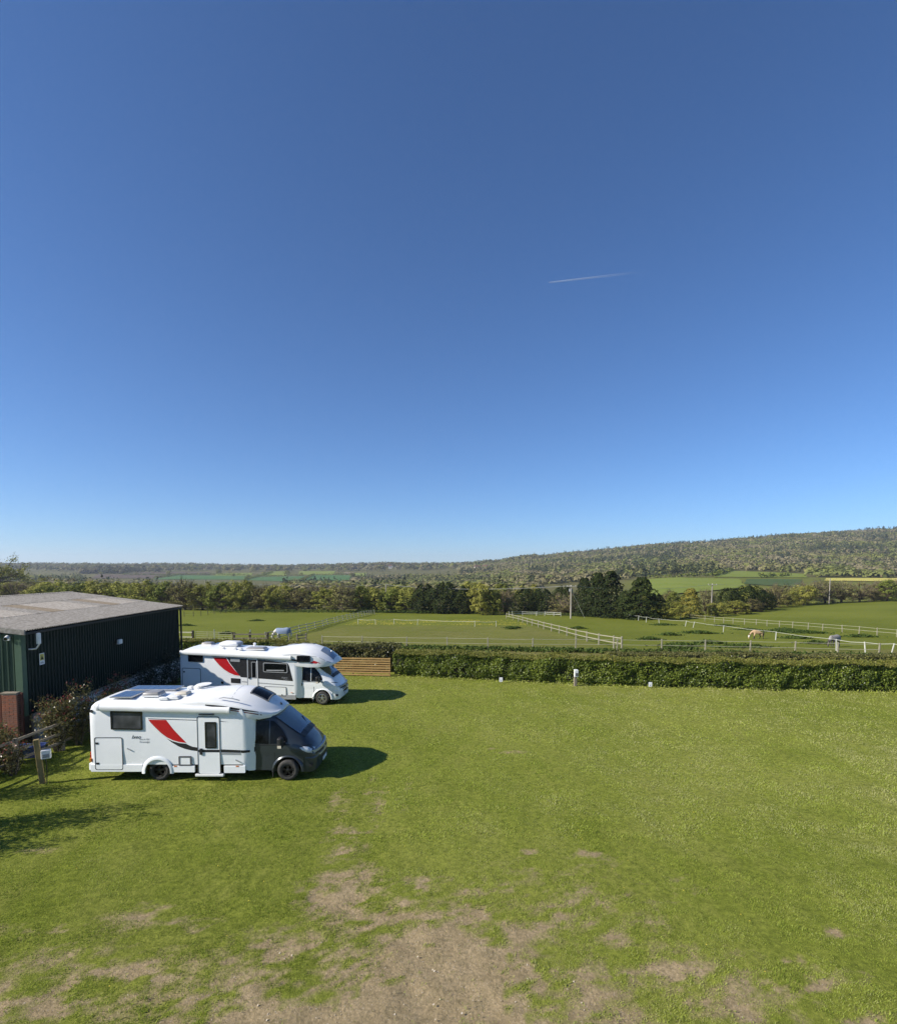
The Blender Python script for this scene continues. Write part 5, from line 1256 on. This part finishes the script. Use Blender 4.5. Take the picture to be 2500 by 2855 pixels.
def near_side(t, panel, framed, Y, hood):
    d = framed('garage_door', .16, 1.05, .39, 1.445, .06, .022, M['grey_trim'], M['white_paint'], pn='door_panel')
    for z in (1.25, .6): MB().box((.2, Y - .018, z - .03), (.29, Y - .008, z + .03)).build('lock', M['black'], d)
    framed('window', .71, 1.71, 1.70, 2.29, .03, .05, M['black_gloss'], M['glass_blind'], -.02, .03, .018)
    for k in ((1.2, 1.09, .06), (4.62, .72, .06)):
        MB().bar((k[0], Y - .02, k[1]), (k[0] + .12, Y - .02, k[1] - .06), .02, .03).build('door_catch', M['mid_grey'], t)
    panel('red_swoosh', nX([(490, 362), (612, 364), (632, 392), (660, 430), (700, 474), (748, 525), (700, 519), (655, 506), (615, 486), (575, 455), (540, 420), (512, 390)]), M['red'])
    panel('swoosh_edge', nX([(486, 360), (490, 362), (512, 390), (540, 420), (575, 455), (615, 486), (655, 506), (700, 519), (748, 525), (752, 528), (700, 525), (650, 512), (610, 492), (570, 461), (534, 424), (506, 393)]), M['white_plastic'], .004)
    panel('black_swoosh', nX([(612, 493), (650, 513), (700, 527), (746, 531), (765, 542), (790, 552), (822, 557), (822, 582), (780, 577), (735, 566), (690, 548), (648, 522)]), M['black'])
    panel('waist_stripe', nX([(984, 570), (1120, 576), (1120, 594), (984, 590)]), M['black'])
    panel('grey_stripe', nX([(984, 592), (1120, 596), (1120, 608), (984, 606)]), M['mid_grey'], .003)
    panel('pinstripe', nX([(490, 353), (820, 364), (820, 368), (490, 357)]), M['black'])
    panel('pinstripe', nX([(984, 372), (1040, 378), (984, 376)]), M['black'])
    strip('waist_stripe', NB, nX([(1122, 576), (1140, 577), (1160, 578), (1180, 579)]), nX([(1122, 594), (1140, 595), (1160, 595), (1180, 595)]), M['black'], t, .008)
    text_mesh('Ixeo', .165, M['black'], t, (1.34, Y - .004, 1.40), (R(90), 0, 0), shear=.35)
    text_mesh('time it 726', .072, M['mid_grey'], t, (1.58, Y - .004, 1.355), (R(90), 0, 0), shear=.35)
    text_mesh('Sovereign', .082, M['mid_grey'], t, (1.58, Y - .004, 1.27), (R(90), 0, 0), shear=.35)
    dr = framed('entrance_door', 3.42, 4.14, .25, 2.12, .07, .022, M['grey_trim'], M['white_paint'], -.01, pn='door_panel')
    o = rrect(3.67, 4.04, 1.09, 1.94, .03)
    MB().ring(o, inset(o, .045), Y - .022, Y - .005).build('door_window_frame', M['black_gloss'], dr, 40)
    MB().prism(inset(o, .04), Y - .014, Y - .006).build('door_window', M['glass_blind'], dr)
    MB().box((3.49, Y - .04, .89), (3.58, Y - .007, 1.09)).build('door_handle', M['black'], dr, bevel=.012)
    MB().box((3.45, Y - .012, .965), (4.12, Y - .0085, 1.045)).build('waist_stripe', M['black'], dr)
    MB().box((3.50, Y - .06, 2.16), (3.98, Y, 2.20)).build('rain_gutter', M['grey_trim'], t, bevel=.01)
    framed('cassette_hatch', 2.81, 3.22, .52, .84, .03, .05, M['grey_trim'], M['white_paint'], pn='hatch_panel')
    for x in (2.66, 4.62): MB().box((x, Y - .02, .49), (x + .1, Y - .0, .525)).build('marker_lamp', M['amber'], t, bevel=.008)
    MB().lathe([(.05, 0), (.045, -.03)], 12, 'y', (.11, Y, 1.98 + .3)).build('marker_lamp', M['black'], t, 50)
    MB().box((3.33, Y - .03, .18), (4.23, Y + .1, .262)).build('door_step', M['white_plastic'], t, bevel=.015)
    # hood stripes
    xs = np.linspace(3.7, 5.42, 16)
    mid = lambda x: 2.45 + .005 * math.sin(x) - .085 * max(0, x - 3.45) ** 1.55 * .62 if x > 3.45 else 2.45
    up = [(x, 2.50 - .30 * ((x - 3.45) / 1.97) ** 2.0) for x in xs]; th = [.075 * math.sin(math.pi * min(1, (x - 3.45) / 1.97 * .92 + .06)) for x in xs]
    strip('hood_stripe', NH, up, [(x, z - w) for (x, z), w in zip(up, th)], M['black'], hood, .006)
    up2 = [(x, z - .09 + .03 * (x - 4.4) / 1.2) for x, z in up if x > 4.3]
    strip('hood_stripe', NH, up2, [(x, z - .03) for x, z in up2], M['dark_red'], hood, .006)
    for k in (-.95,): MB().tube([(4.1, -1.04, 2.665), (4.25, -1.07, 2.70), (4.55, -1.07, 2.66), (4.75, -1.05, 2.60)], .018, 6).build('roof_rail', M['alu'], hood, 60)
def near_roof(t, hood):
    solar(t, .60, 1.28, -1.0, -.10, 2.665, (3, 4)); solar(t, .58, 2.2, .0, .66, 2.69, (6, 3))
    dome(t, 1.78, -.55, .55, .5, .10, 2.645, 'dome_grey'); dome(t, 2.72, -.52, .40, .40, .09, 2.64, 'dome_beige')
    dome(t, 2.3, -.95, .3, .14, .04, 2.60, 'white_plastic'); dome(t, 2.55, -.82, .42, .3, .05, 2.61, 'white_plastic')
    o = MB().lathe([(.14, 2.65), (.14, 2.74), (.10, 2.78)], 16, 'z', (2.78, .42, 0)).build('satellite_dish', M['white_plastic'], t, 50)
    MB().lathe([(.05, .0), (.2, .015), (.25, .04), (.25, .05), (.2, .055), (.05, .05)], 24, 'z').build('dish', M['white_plastic'], o, 50, loc=(2.98, .42, 2.775), rot=(.05, -.04, 0))
    MB().box((2.45, .3, 2.655), (2.62, .5, 2.76)).build('dish_motor', M['white_plastic'], t, bevel=.03)
    on_top('skylight', NH, 4.90, 5.46, -.48, .32, M['glass'], hood, .012, 7, M['grey_trim'])
    V = [(4.42, y, top_z(NH, 4.42, y) + .004) for y in np.linspace(-.85, .85, 9)] + [(4.435, y, top_z(NH, 4.435, y) + .004) for y in np.linspace(-.85, .85, 9)]
    MB().add(V, [(i, i + 1, 10 + i, 9 + i) for i in range(8)]).build('hood_seam', M['mid_grey'], hood, 60)
    MB().lathe([(.05, 0), (.05, .02), (.02, .03)], 12, 'x').build('badge', M['black'], hood, 50, loc=(5.80, -.2, 2.29), rot=(0, -.6, 0))
motorhome(dict(loc=(-11.36, 18.44, .03), rz=0, label='near white motorhome with a charcoal cab and red side swoosh', dx=0.0, cab='cab_grey', rim='rim_black', body=NB, hood=NH, rear_wheels=[2.14], arches=[2.14],
    skirts=[(.02, 1.66, .33, .56), (2.62, 3.32, .31, .52), (4.24, 4.92, .29, .52)], skirt_mat='white_paint', awning=(.36, 4.46, 2.40, 2.31), side=near_side, roof=near_roof))

FB = [(0, 1.06, .5, 2.3, 2.32, .1), (.03, 1.12, .5, 2.45, 2.48, .1), (.1, 1.15, .5, 2.60, 2.64, .1), (.22, 1.15, .5, 2.70, 2.76, .1), (.45, 1.15, .5, 2.74, 2.82, .1), (3, 1.15, .5, 2.66, 2.78, .1), (5.0, 1.15, .5, 2.56, 2.70, .1), (5.9, 1.15, .5, 2.5, 2.6, .1), (5.96, 1.145, .38, 2.3, 2.4, .1), (6.08, 1.10, .34, 2.1, 2.2, .1), (6.2, 1.04, .33, 2.02, 2.10, .1), (6.26, .985, .34, 2.0, 2.06, .1)]
FH = [(4.3, 1.10, 2.4, 2.56, 2.68, .08), (4.7, 1.145, 2.36, 2.60, 2.74, .08), (5.4, 1.155, 2.12, 2.64, 2.86, .1), (6.0, 1.158, 1.95, 2.66, 2.93, .11), (6.6, 1.155, 1.90, 2.60, 2.90, .12), (7.1, 1.12, 1.90, 2.45, 2.75, .12), (7.5, 1.03, 1.93, 2.24, 2.53, .1), (7.73, .88, 1.97, 2.13, 2.34, .07), (7.87, .66, 2.02, 2.10, 2.21, .05), (7.94, .40, 2.07, 2.10, 2.13, .03)]
def far_side(t, panel, framed, Y, hood):
    d = framed('garage_door', .13, 1.10, .62, 1.80, .06, .025, M['grey_trim'], M['white_paint'], -.02, pn='door_panel')
    for z in (1.6, .85): MB().box((.19, Y - .018, z - .035), (.28, Y - .008, z + .035)).build('lock', M['black'], d)
    framed('window', .47, 1.24, 2.12, 2.58, .05, .05, M['black_gloss'], M['glass'], -.02, .03, .018)
    panel('red_swoosh', fX([(290, 203), (386, 205), (410, 245), (445, 290), (488, 336), (450, 331), (410, 315), (370, 290), (335, 258), (310, 230)]), M['red'], .003)
    panel('swoosh_edge', fX([(284, 200), (290, 203), (310, 230), (335, 258), (370, 290), (410, 315), (450, 331), (488, 336), (494, 341), (450, 338), (404, 322), (364, 296), (328, 262), (304, 232)]), M['white_plastic'], .004)
    panel('black_panel', fX([(394, 205), (540, 212), (700, 222), (838, 240), (850, 262), (876, 369), (700, 357), (492, 345), (448, 288), (414, 243)]), M['black'], .003)
    panel('lower_stripe', fX([(500, 374), (880, 398), (880, 404), (500, 381)]), M['mid_grey'], .003)
    panel('pinstripe', fX([(280, 194), (540, 204), (830, 228), (830, 231), (540, 208), (280, 197)]), M['black'], .004)
    w = framed('window', 4.34, 5.58, 1.64, 2.12, .06, .035, M['mid_grey'], M['glass'], -.03, .03, .02)
    MB().box((4.5, Y - .026, 1.70), (5.4, Y - .021, 1.76)).build('blind', M['mid_grey'], w)
    dr = framed('entrance_door', 3.5, 4.06, .36, 2.38, .08, .025, M['mid_grey'], M['white_paint'], -.02, pn='door_panel')
    MB().prism(fX([(548, 214), (612, 218), (612, 351), (548, 347)]), Y - .0105, Y - .006).build('black_panel', M['black'], dr)
    o = rrect(3.73, 3.98, 1.33, 2.15, .03); MB().ring(o, inset(o, .03), Y - .02, Y - .009).build('door_window_frame', M['mid_grey'], dr, 40); MB().prism(inset(o, .027), Y - .016, Y - .009).build('door_window', M['glass'], dr)
    MB().box((3.56, Y - .045, 1.3), (3.66, Y - .007, 1.42)).build('door_handle', M['black'], dr, bevel=.012)
    MB().box((3.45, Y - .06, 2.40), (4.1, Y, 2.44)).build('rain_gutter', M['grey_trim'], t, bevel=.01)
    panel('vent_flap', fX([(420, 198), (490, 201), (489, 235), (420, 232)]), M['mid_grey'], .02)
    panel('fridge_vent', fX([(420, 352), (490, 356), (490, 390), (420, 386)]), M['black'], .01); panel('socket_cover', fX([(347, 378), (365, 378), (365, 395), (347, 395)]), M['black'], .01)
    h = framed('locker_hatch', 4.37, 5.49, .44, .92, .04, .02, M['grey_trim'], M['white_paint'], -.02, pn='hatch_panel')
    MB().lathe([(.03, 0), (.03, -.012)], 10, 'y', (5.27, Y - .008, .5)).build('lock', M['black'], h)
    MB().box((5.72, Y - .02, .60), (5.82, Y, .63)).build('marker_lamp', M['amber'], t, bevel=.008)
    text_mesh('Argos', .13, M['mid_grey'], t, (5.24, Y - .005, 1.33), (R(90), 0, 0), shear=.35)
    text_mesh('A 747-2', .08, M['mid_grey'], t, (5.36, Y - .005, 1.24), (R(90), 0, 0), shear=.35)
    # raised cab bed: side window, red flash, black line
    o = rrect(6.06, 6.74, 2.16, 2.49, .06)
    MB().ring(o, inset(o, .04), -1.195, -1.14).build('side_window', M['black_gloss'], hood, 40); MB().prism(inset(o, .035), -1.18, -1.15).build('pane', M['glass'], hood)
    MB().add([(x, side_y(FH, x, z) - .006, z) for x, z in [(6.70, 2.12), (6.8, 2.18), (6.92, 2.235), (7.08, 2.18), (7.25, 2.10), (7.0, 2.09)]], [(0, 1, 2, 3, 4, 5)]).build('red_flash', M['red'], hood)
    xs = np.linspace(4.9, 6.05, 8); up = [(x, 2.40 - .10 * (x - 4.9)) for x in xs]
    strip('hood_stripe', FH, up, [(x, z - .10 * i / 7) for i, (x, z) in enumerate(up)], M['black'], hood, .006)
    xs = np.linspace(4.8, 7.7, 18); up = [(x, min(lerp_st(FH, x)[3] - .02, 2.54 - .10 * abs(x - 6.0) ** 1.5)) for x in xs]
    strip('hood_stripe', FH, up, [(x, z - .022) for x, z in up], M['mid_grey'], hood, .006)
def far_roof(t, hood):
    dome(t, .8, .25, .55, .45, .1, 2.79, 'dome_grey'); solar(t, 1.0, 1.95, .35, 1.0, 2.78, (4, 3))
    o = MB().loft([[(2.2 - .5 * f, -.45 * f, 2.78 + z), (2.2 + .5 * f, -.45 * f, 2.78 + z), (2.2 + .5 * f, .30 * f, 2.78 + z), (2.2 - .5 * f, .30 * f, 2.78 + z)] for f, z in ((.8, 0), (1, .1), (.95, .2), (.7, .26))]).build('air_conditioner', M['white_plastic'], t, 50, bevel=.03)
    MB().box((2.705, -.35, 2.85), (2.72, .2, 2.97)).build('vent_grille', M['mid_grey'], o)
    dome(t, 3.8, -.6, .95, .55, .08, 2.70, 'dome_grey', 'roof_window')
    for x, y in ((2.1, -.8), (2.75, -.85), (3.1, -.95)): dome(t, x, y, .2, .14, .07, 2.70, 'white_plastic')
    MB().lathe([(.07, 2.7), (.07, 2.86), (.09, 2.88), (.03, 2.92)], 12, 'z', (3.3, .3, 0)).build('chimney', M['white_plastic'], t, 50)
    on_top('roof_window', FH, 5.95, 6.5, .05, .65, M['glass'], hood, .02, 6, M['mid_grey'])
    on_top('roof_window', FH, 5.1, 5.5, .3, .8, M['dome_grey'], hood, .03, 5, M['mid_grey'])
    on_top('front_panel', FH, 7.10, 7.76, -.60, .60, M['sky_tint_panel'], hood, .012, 8)
    MB().lathe([(.07, 0), (.07, .02), (.02, .03)], 12, 'x').build('badge', M['alu'], hood, 50, loc=(7.5, 0, 2.54), rot=(0, -.65, 0))
motorhome(dict(loc=(-13.49, 28.97, .03), rz=R(-4), label='far white motorhome with a raised cab bed and black window band', dx=1.05, cab='cab_white', rim='rim_silver', body=FB, hood=FH, rear_wheels=[2.7, 3.5], arches=[2.7, 3.5],
    skirts=[(.02, 2.2, .30, .5), (4.0, 5.98, .27, .5)], skirt_mat='mid_grey', awning=(.12, 5.75, 2.58, 2.36), side=far_side, roof=far_roof))

# ================================================================ HORSES
def skin_mesh(name, verts, edges, rad, m, sub=2):
    me = bpy.data.meshes.new(name); me.from_pydata(verts, edges, [])
    o = bpy.data.objects.new('tmp_skin', me); COL.objects.link(o)
    md = o.modifiers.new('skin', 'SKIN'); md.use_smooth_shade = True
    for i, r_ in enumerate(rad):
        me.skin_vertices[0].data[i].radius = (r_, r_) if not isinstance(r_, tuple) else r_
        me.skin_vertices[0].data[i].use_root = (i == 0)
    o.modifiers.new('sub', 'SUBSURF').levels = sub; o.modifiers['sub'].render_levels = sub
    dg = bpy.context.evaluated_depsgraph_get(); dg.update()
    out = bpy.data.meshes.new_from_object(o.evaluated_get(dg)); out.name = name
    bpy.data.objects.remove(o)
    out.materials.clear(); out.materials.append(m)
    return out
def coat_mat(name, body, legs, z0=.35, z1=.6):
    m = mat(name, body, .7, tuple(c * .85 for c in body), 3); N = m.node_tree.nodes; L = m.node_tree.links; p = N['Principled BSDF']
    src = p.inputs['Base Color'].links[0].from_socket
    tc = N.new('ShaderNodeTexCoord'); sx = N.new('ShaderNodeSeparateXYZ'); L.new(tc.outputs['Object'], sx.inputs[0])
    xm = N.new('ShaderNodeMath'); xm.operation = 'GREATER_THAN'; xm.inputs[1].default_value = .85; L.new(sx.outputs['X'], xm.inputs[0])
    mr = N.new('ShaderNodeMapRange'); mr.inputs[1].default_value = z1; mr.inputs[2].default_value = z0; L.new(sx.outputs['Z'], mr.inputs[0])
    sb = N.new('ShaderNodeMath'); sb.operation = 'SUBTRACT'; sb.use_clamp = True; L.new(mr.outputs[0], sb.inputs[0]); L.new(xm.outputs[0], sb.inputs[1])
    x = N.new('ShaderNodeMix'); x.data_type = 'RGBA'; L.new(sb.outputs[0], x.inputs['Factor']); L.new(src, x.inputs['A']); x.inputs['B'].default_value = (*legs, 1)
    L.new(x.outputs['Result'], p.inputs['Base Color']); return m
def horse(loc, rz, sc, label, m, mane, tail, rug=None, step=.06, mask=None, rugm=None, neckrug=False):
    t = empty('horse', loc, rz, label, 'horse', 'grazing horses'); t.scale = (sc,) * 3
    v = [(-.55, 0, 1.14), (-.1, 0, 1.06), (.35, 0, 1.08), (.60, 0, 1.12), (.88, 0, .90), (1.06, 0, .62), (1.15, 0, .40), (1.18, 0, .20), (1.17, 0, .06)]
    r_ = [(.27, .29), (.29, .31), (.26, .29), (.19, .23), (.12, .16), (.10, .12), (.095, .115), (.075, .085), (.055, .06)]
    e = [(i, i + 1) for i in range(8)]
    for s in (-1, 1):
        b = len(v); st = step * s
        v += [(.40, .16 * s, .82), (.42 + st, .17 * s, .50), (.40 + st * 1.6, .17 * s, .24), (.43 + st * 2, .17 * s, .03)]; r_ += [.12, .068, .05, .062]; e += [(2, b), (b, b + 1), (b + 1, b + 2), (b + 2, b + 3)]
        b = len(v)
        v += [(-.62, .16 * s, .86), (-.50 - st, .17 * s, .64), (-.70 - st, .17 * s, .42), (-.66 - st * 1.6, .17 * s, .2), (-.63 - st * 2, .17 * s, .03)]; r_ += [.17, .11, .062, .048, .06]; e += [(0, b), (b, b + 1), (b + 1, b + 2), (b + 2, b + 3), (b + 3, b + 4)]
    link('body', skin_mesh('body', v, e, r_, m), t)
    MB().tube([(-.80, 0, 1.26), (-.92, 0, 1.1), (-.95, 0, .75), (-.93, 0, .35)], [.045, .07, .085, .03], 7).build('tail', M[tail], t, 60)
    MB().loft([[(x, -w, z), (x + .02, 0, z + h), (x, w, z)] for x, z, w, h in ((.50, 1.30, .03, .03), (.68, 1.24, .05, .10), (.90, 1.02, .05, .11), (1.08, .76, .05, .10), (1.16, .60, .04, .05))]).build('mane', M[mane], t)
    for s in (-1, 1): MB().lathe([(.04, 0), (.035, .08), (.004, .15)], 6, 'z', (0, 0, 0)).build('ear', m, t, 60, loc=(1.13, s * .07, .66), rot=(s * -.3, .5, 0))
    if rug:
        secs = []
        for x, hw, zt, zb in ((-.86, .18, 1.30, .92), (-.78, .29, 1.41, .80), (-.5, .33, 1.455, .76), (-.1, .335, 1.39, .74), (.3, .32, 1.40, .76), (.52, .28, 1.40, .82), (.66, .24, 1.37, .95)):
            sec = [(x, -hw * 1.02, zb), (x, -hw * 1.08, zb + (zt - zb) * .4), (x, -hw * .92, zb + (zt - zb) * .75), (x, -hw * .5, zt - .03), (x, 0, zt)]; secs.append(sec + [(x, -y, z) for _, y, z in sec[-2::-1]])
        n = 9; V = [p for q in secs for p in q]; F = [(i * n + k, i * n + k + 1, (i + 1) * n + k + 1, (i + 1) * n + k) for i in range(6) for k in range(8)]
        o = MB().add(V, F).build('rug', M[rug], t, 60)
        if neckrug:
            V = []
            for x, z, w, h in ((.62, 1.12, .22, .27), (.80, 1.0, .17, .22), (.98, .78, .14, .18)):
                V += [(x - .12, -w, z - h * .5), (x, -w * 1.05, z), (x + .1, -w * .6, z + h * .75), (x + .12, 0, z + h), (x + .1, w * .6, z + h * .75), (x, w * 1.05, z), (x - .12, w, z - h * .5)]
            MB().add(V, [(i * 7 + k, i * 7 + k + 1, (i + 1) * 7 + k + 1, (i + 1) * 7 + k) for i in range(2) for k in range(6)]).build('neck_cover', M[rug], t, 60)
    if mask: MB().lathe([(.10, 0), (.118, .08), (.125, .2), (.11, .28)], 10, 'z').build('fly_mask', M[mask], t, 60, loc=(1.165, 0, .28), rot=(0, -.2, 0))
    return t
M['rug_blue'] = mat('rug_blue', (.25, .31, .42), .8, (.20, .26, .36), 4)
M['rug_grey'] = mat('rug_grey', (.27, .25, .235), .8, (.22, .205, .19), 4)
M['hair_dark'] = mat('hair_dark', (.035, .028, .022), .8, (.05, .04, .03), 6)
M['hair_white'] = mat('hair_white', (.60, .58, .52), .8, (.5, .48, .43), 6)
M['coat_grey'] = coat_mat('coat_grey', (.60, .58, .53), (.38, .33, .26))
M['coat_dun'] = coat_mat('coat_dun', (.50, .34, .19), (.05, .04, .03), .38, .62)
M['coat_dark'] = coat_mat('coat_dark', (.10, .085, .075), (.07, .06, .055))
horse((-18.9, 63.0, tz(-18.9, 63.0)), R(183), 1.02, 'white horse in a pale blue rug grazing by the white rail fence', M['coat_grey'], 'hair_white', 'hair_white', 'rug_blue')
horse((38.2, 68.5, tz(38.2, 68.5)), R(180), .86, 'dun horse with dark mane, tail and legs grazing in the right paddock', M['coat_dun'], 'hair_dark', 'hair_dark', None, .09, 'hair_white')
horse((38.1, 54.6, tz(38.1, 54.6)), R(205), .82, 'dark horse in a grey rug and neck cover grazing beside the tape fence', M['coat_dark'], 'hair_dark', 'hair_dark', 'rug_grey', .05, None, None, True)

# ================================================================ CONTRAIL, HAZE
m = bpy.data.materials.new('contrail_ice'); m.use_nodes = True
N = m.node_tree.nodes; L = m.node_tree.links; N.remove(N['Principled BSDF'])
df = N.new('ShaderNodeBsdfDiffuse'); df.inputs[0].default_value = (.85, .87, .9, 1); tr = N.new('ShaderNodeBsdfTransparent'); mx = N.new('ShaderNodeMixShader')
tc = N.new('ShaderNodeTexCoord'); sx = N.new('ShaderNodeSeparateXYZ'); L.new(tc.outputs['Object'], sx.inputs[0])
rp = N.new('ShaderNodeMapRange'); rp.interpolation_type = 'SMOOTHSTEP'; rp.inputs[1].default_value = 3300; rp.inputs[2].default_value = -200; rp.inputs[3].default_value = 0; rp.inputs[4].default_value = .26; L.new(sx.outputs['X'], rp.inputs[0])
L.new(rp.outputs[0], mx.inputs[0]); L.new(tr.outputs[0], mx.inputs[1]); L.new(df.outputs[0], mx.inputs[2]); L.new(mx.outputs[0], N['Material Output'].inputs[0])
c = MB().tube([(0, 0, 0), (150, 0, 16), (900, 0, 100), (2000, 0, 222), (3363, 0, 369)], [8, 14, 19, 24, 28], 10, True).mesh('contrail', m, 60)
tag(link('contrail', c, loc=(3146, 18000, 9013)), 'thin fading white aircraft trail in the clear blue sky', 'contrail')

m = bpy.data.materials.new('haze_air'); m.use_nodes = True
N = m.node_tree.nodes; N.remove(N['Principled BSDF'])
pv = N.new('ShaderNodeVolumePrincipled'); pv.inputs['Color'].default_value = (.80, .88, 1.0, 1); pv.inputs['Density'].default_value = 1.1e-4; pv.inputs['Anisotropy'].default_value = .2
m.node_tree.links.new(pv.outputs[0], N['Material Output'].inputs['Volume'])
hz = MB().box((-6700, -6900, -26), (6700, 6800, 185)).build('haze', m)
tag(hz, 'thin pale summer haze filling the air over the valley', 'haze', kind='stuff')
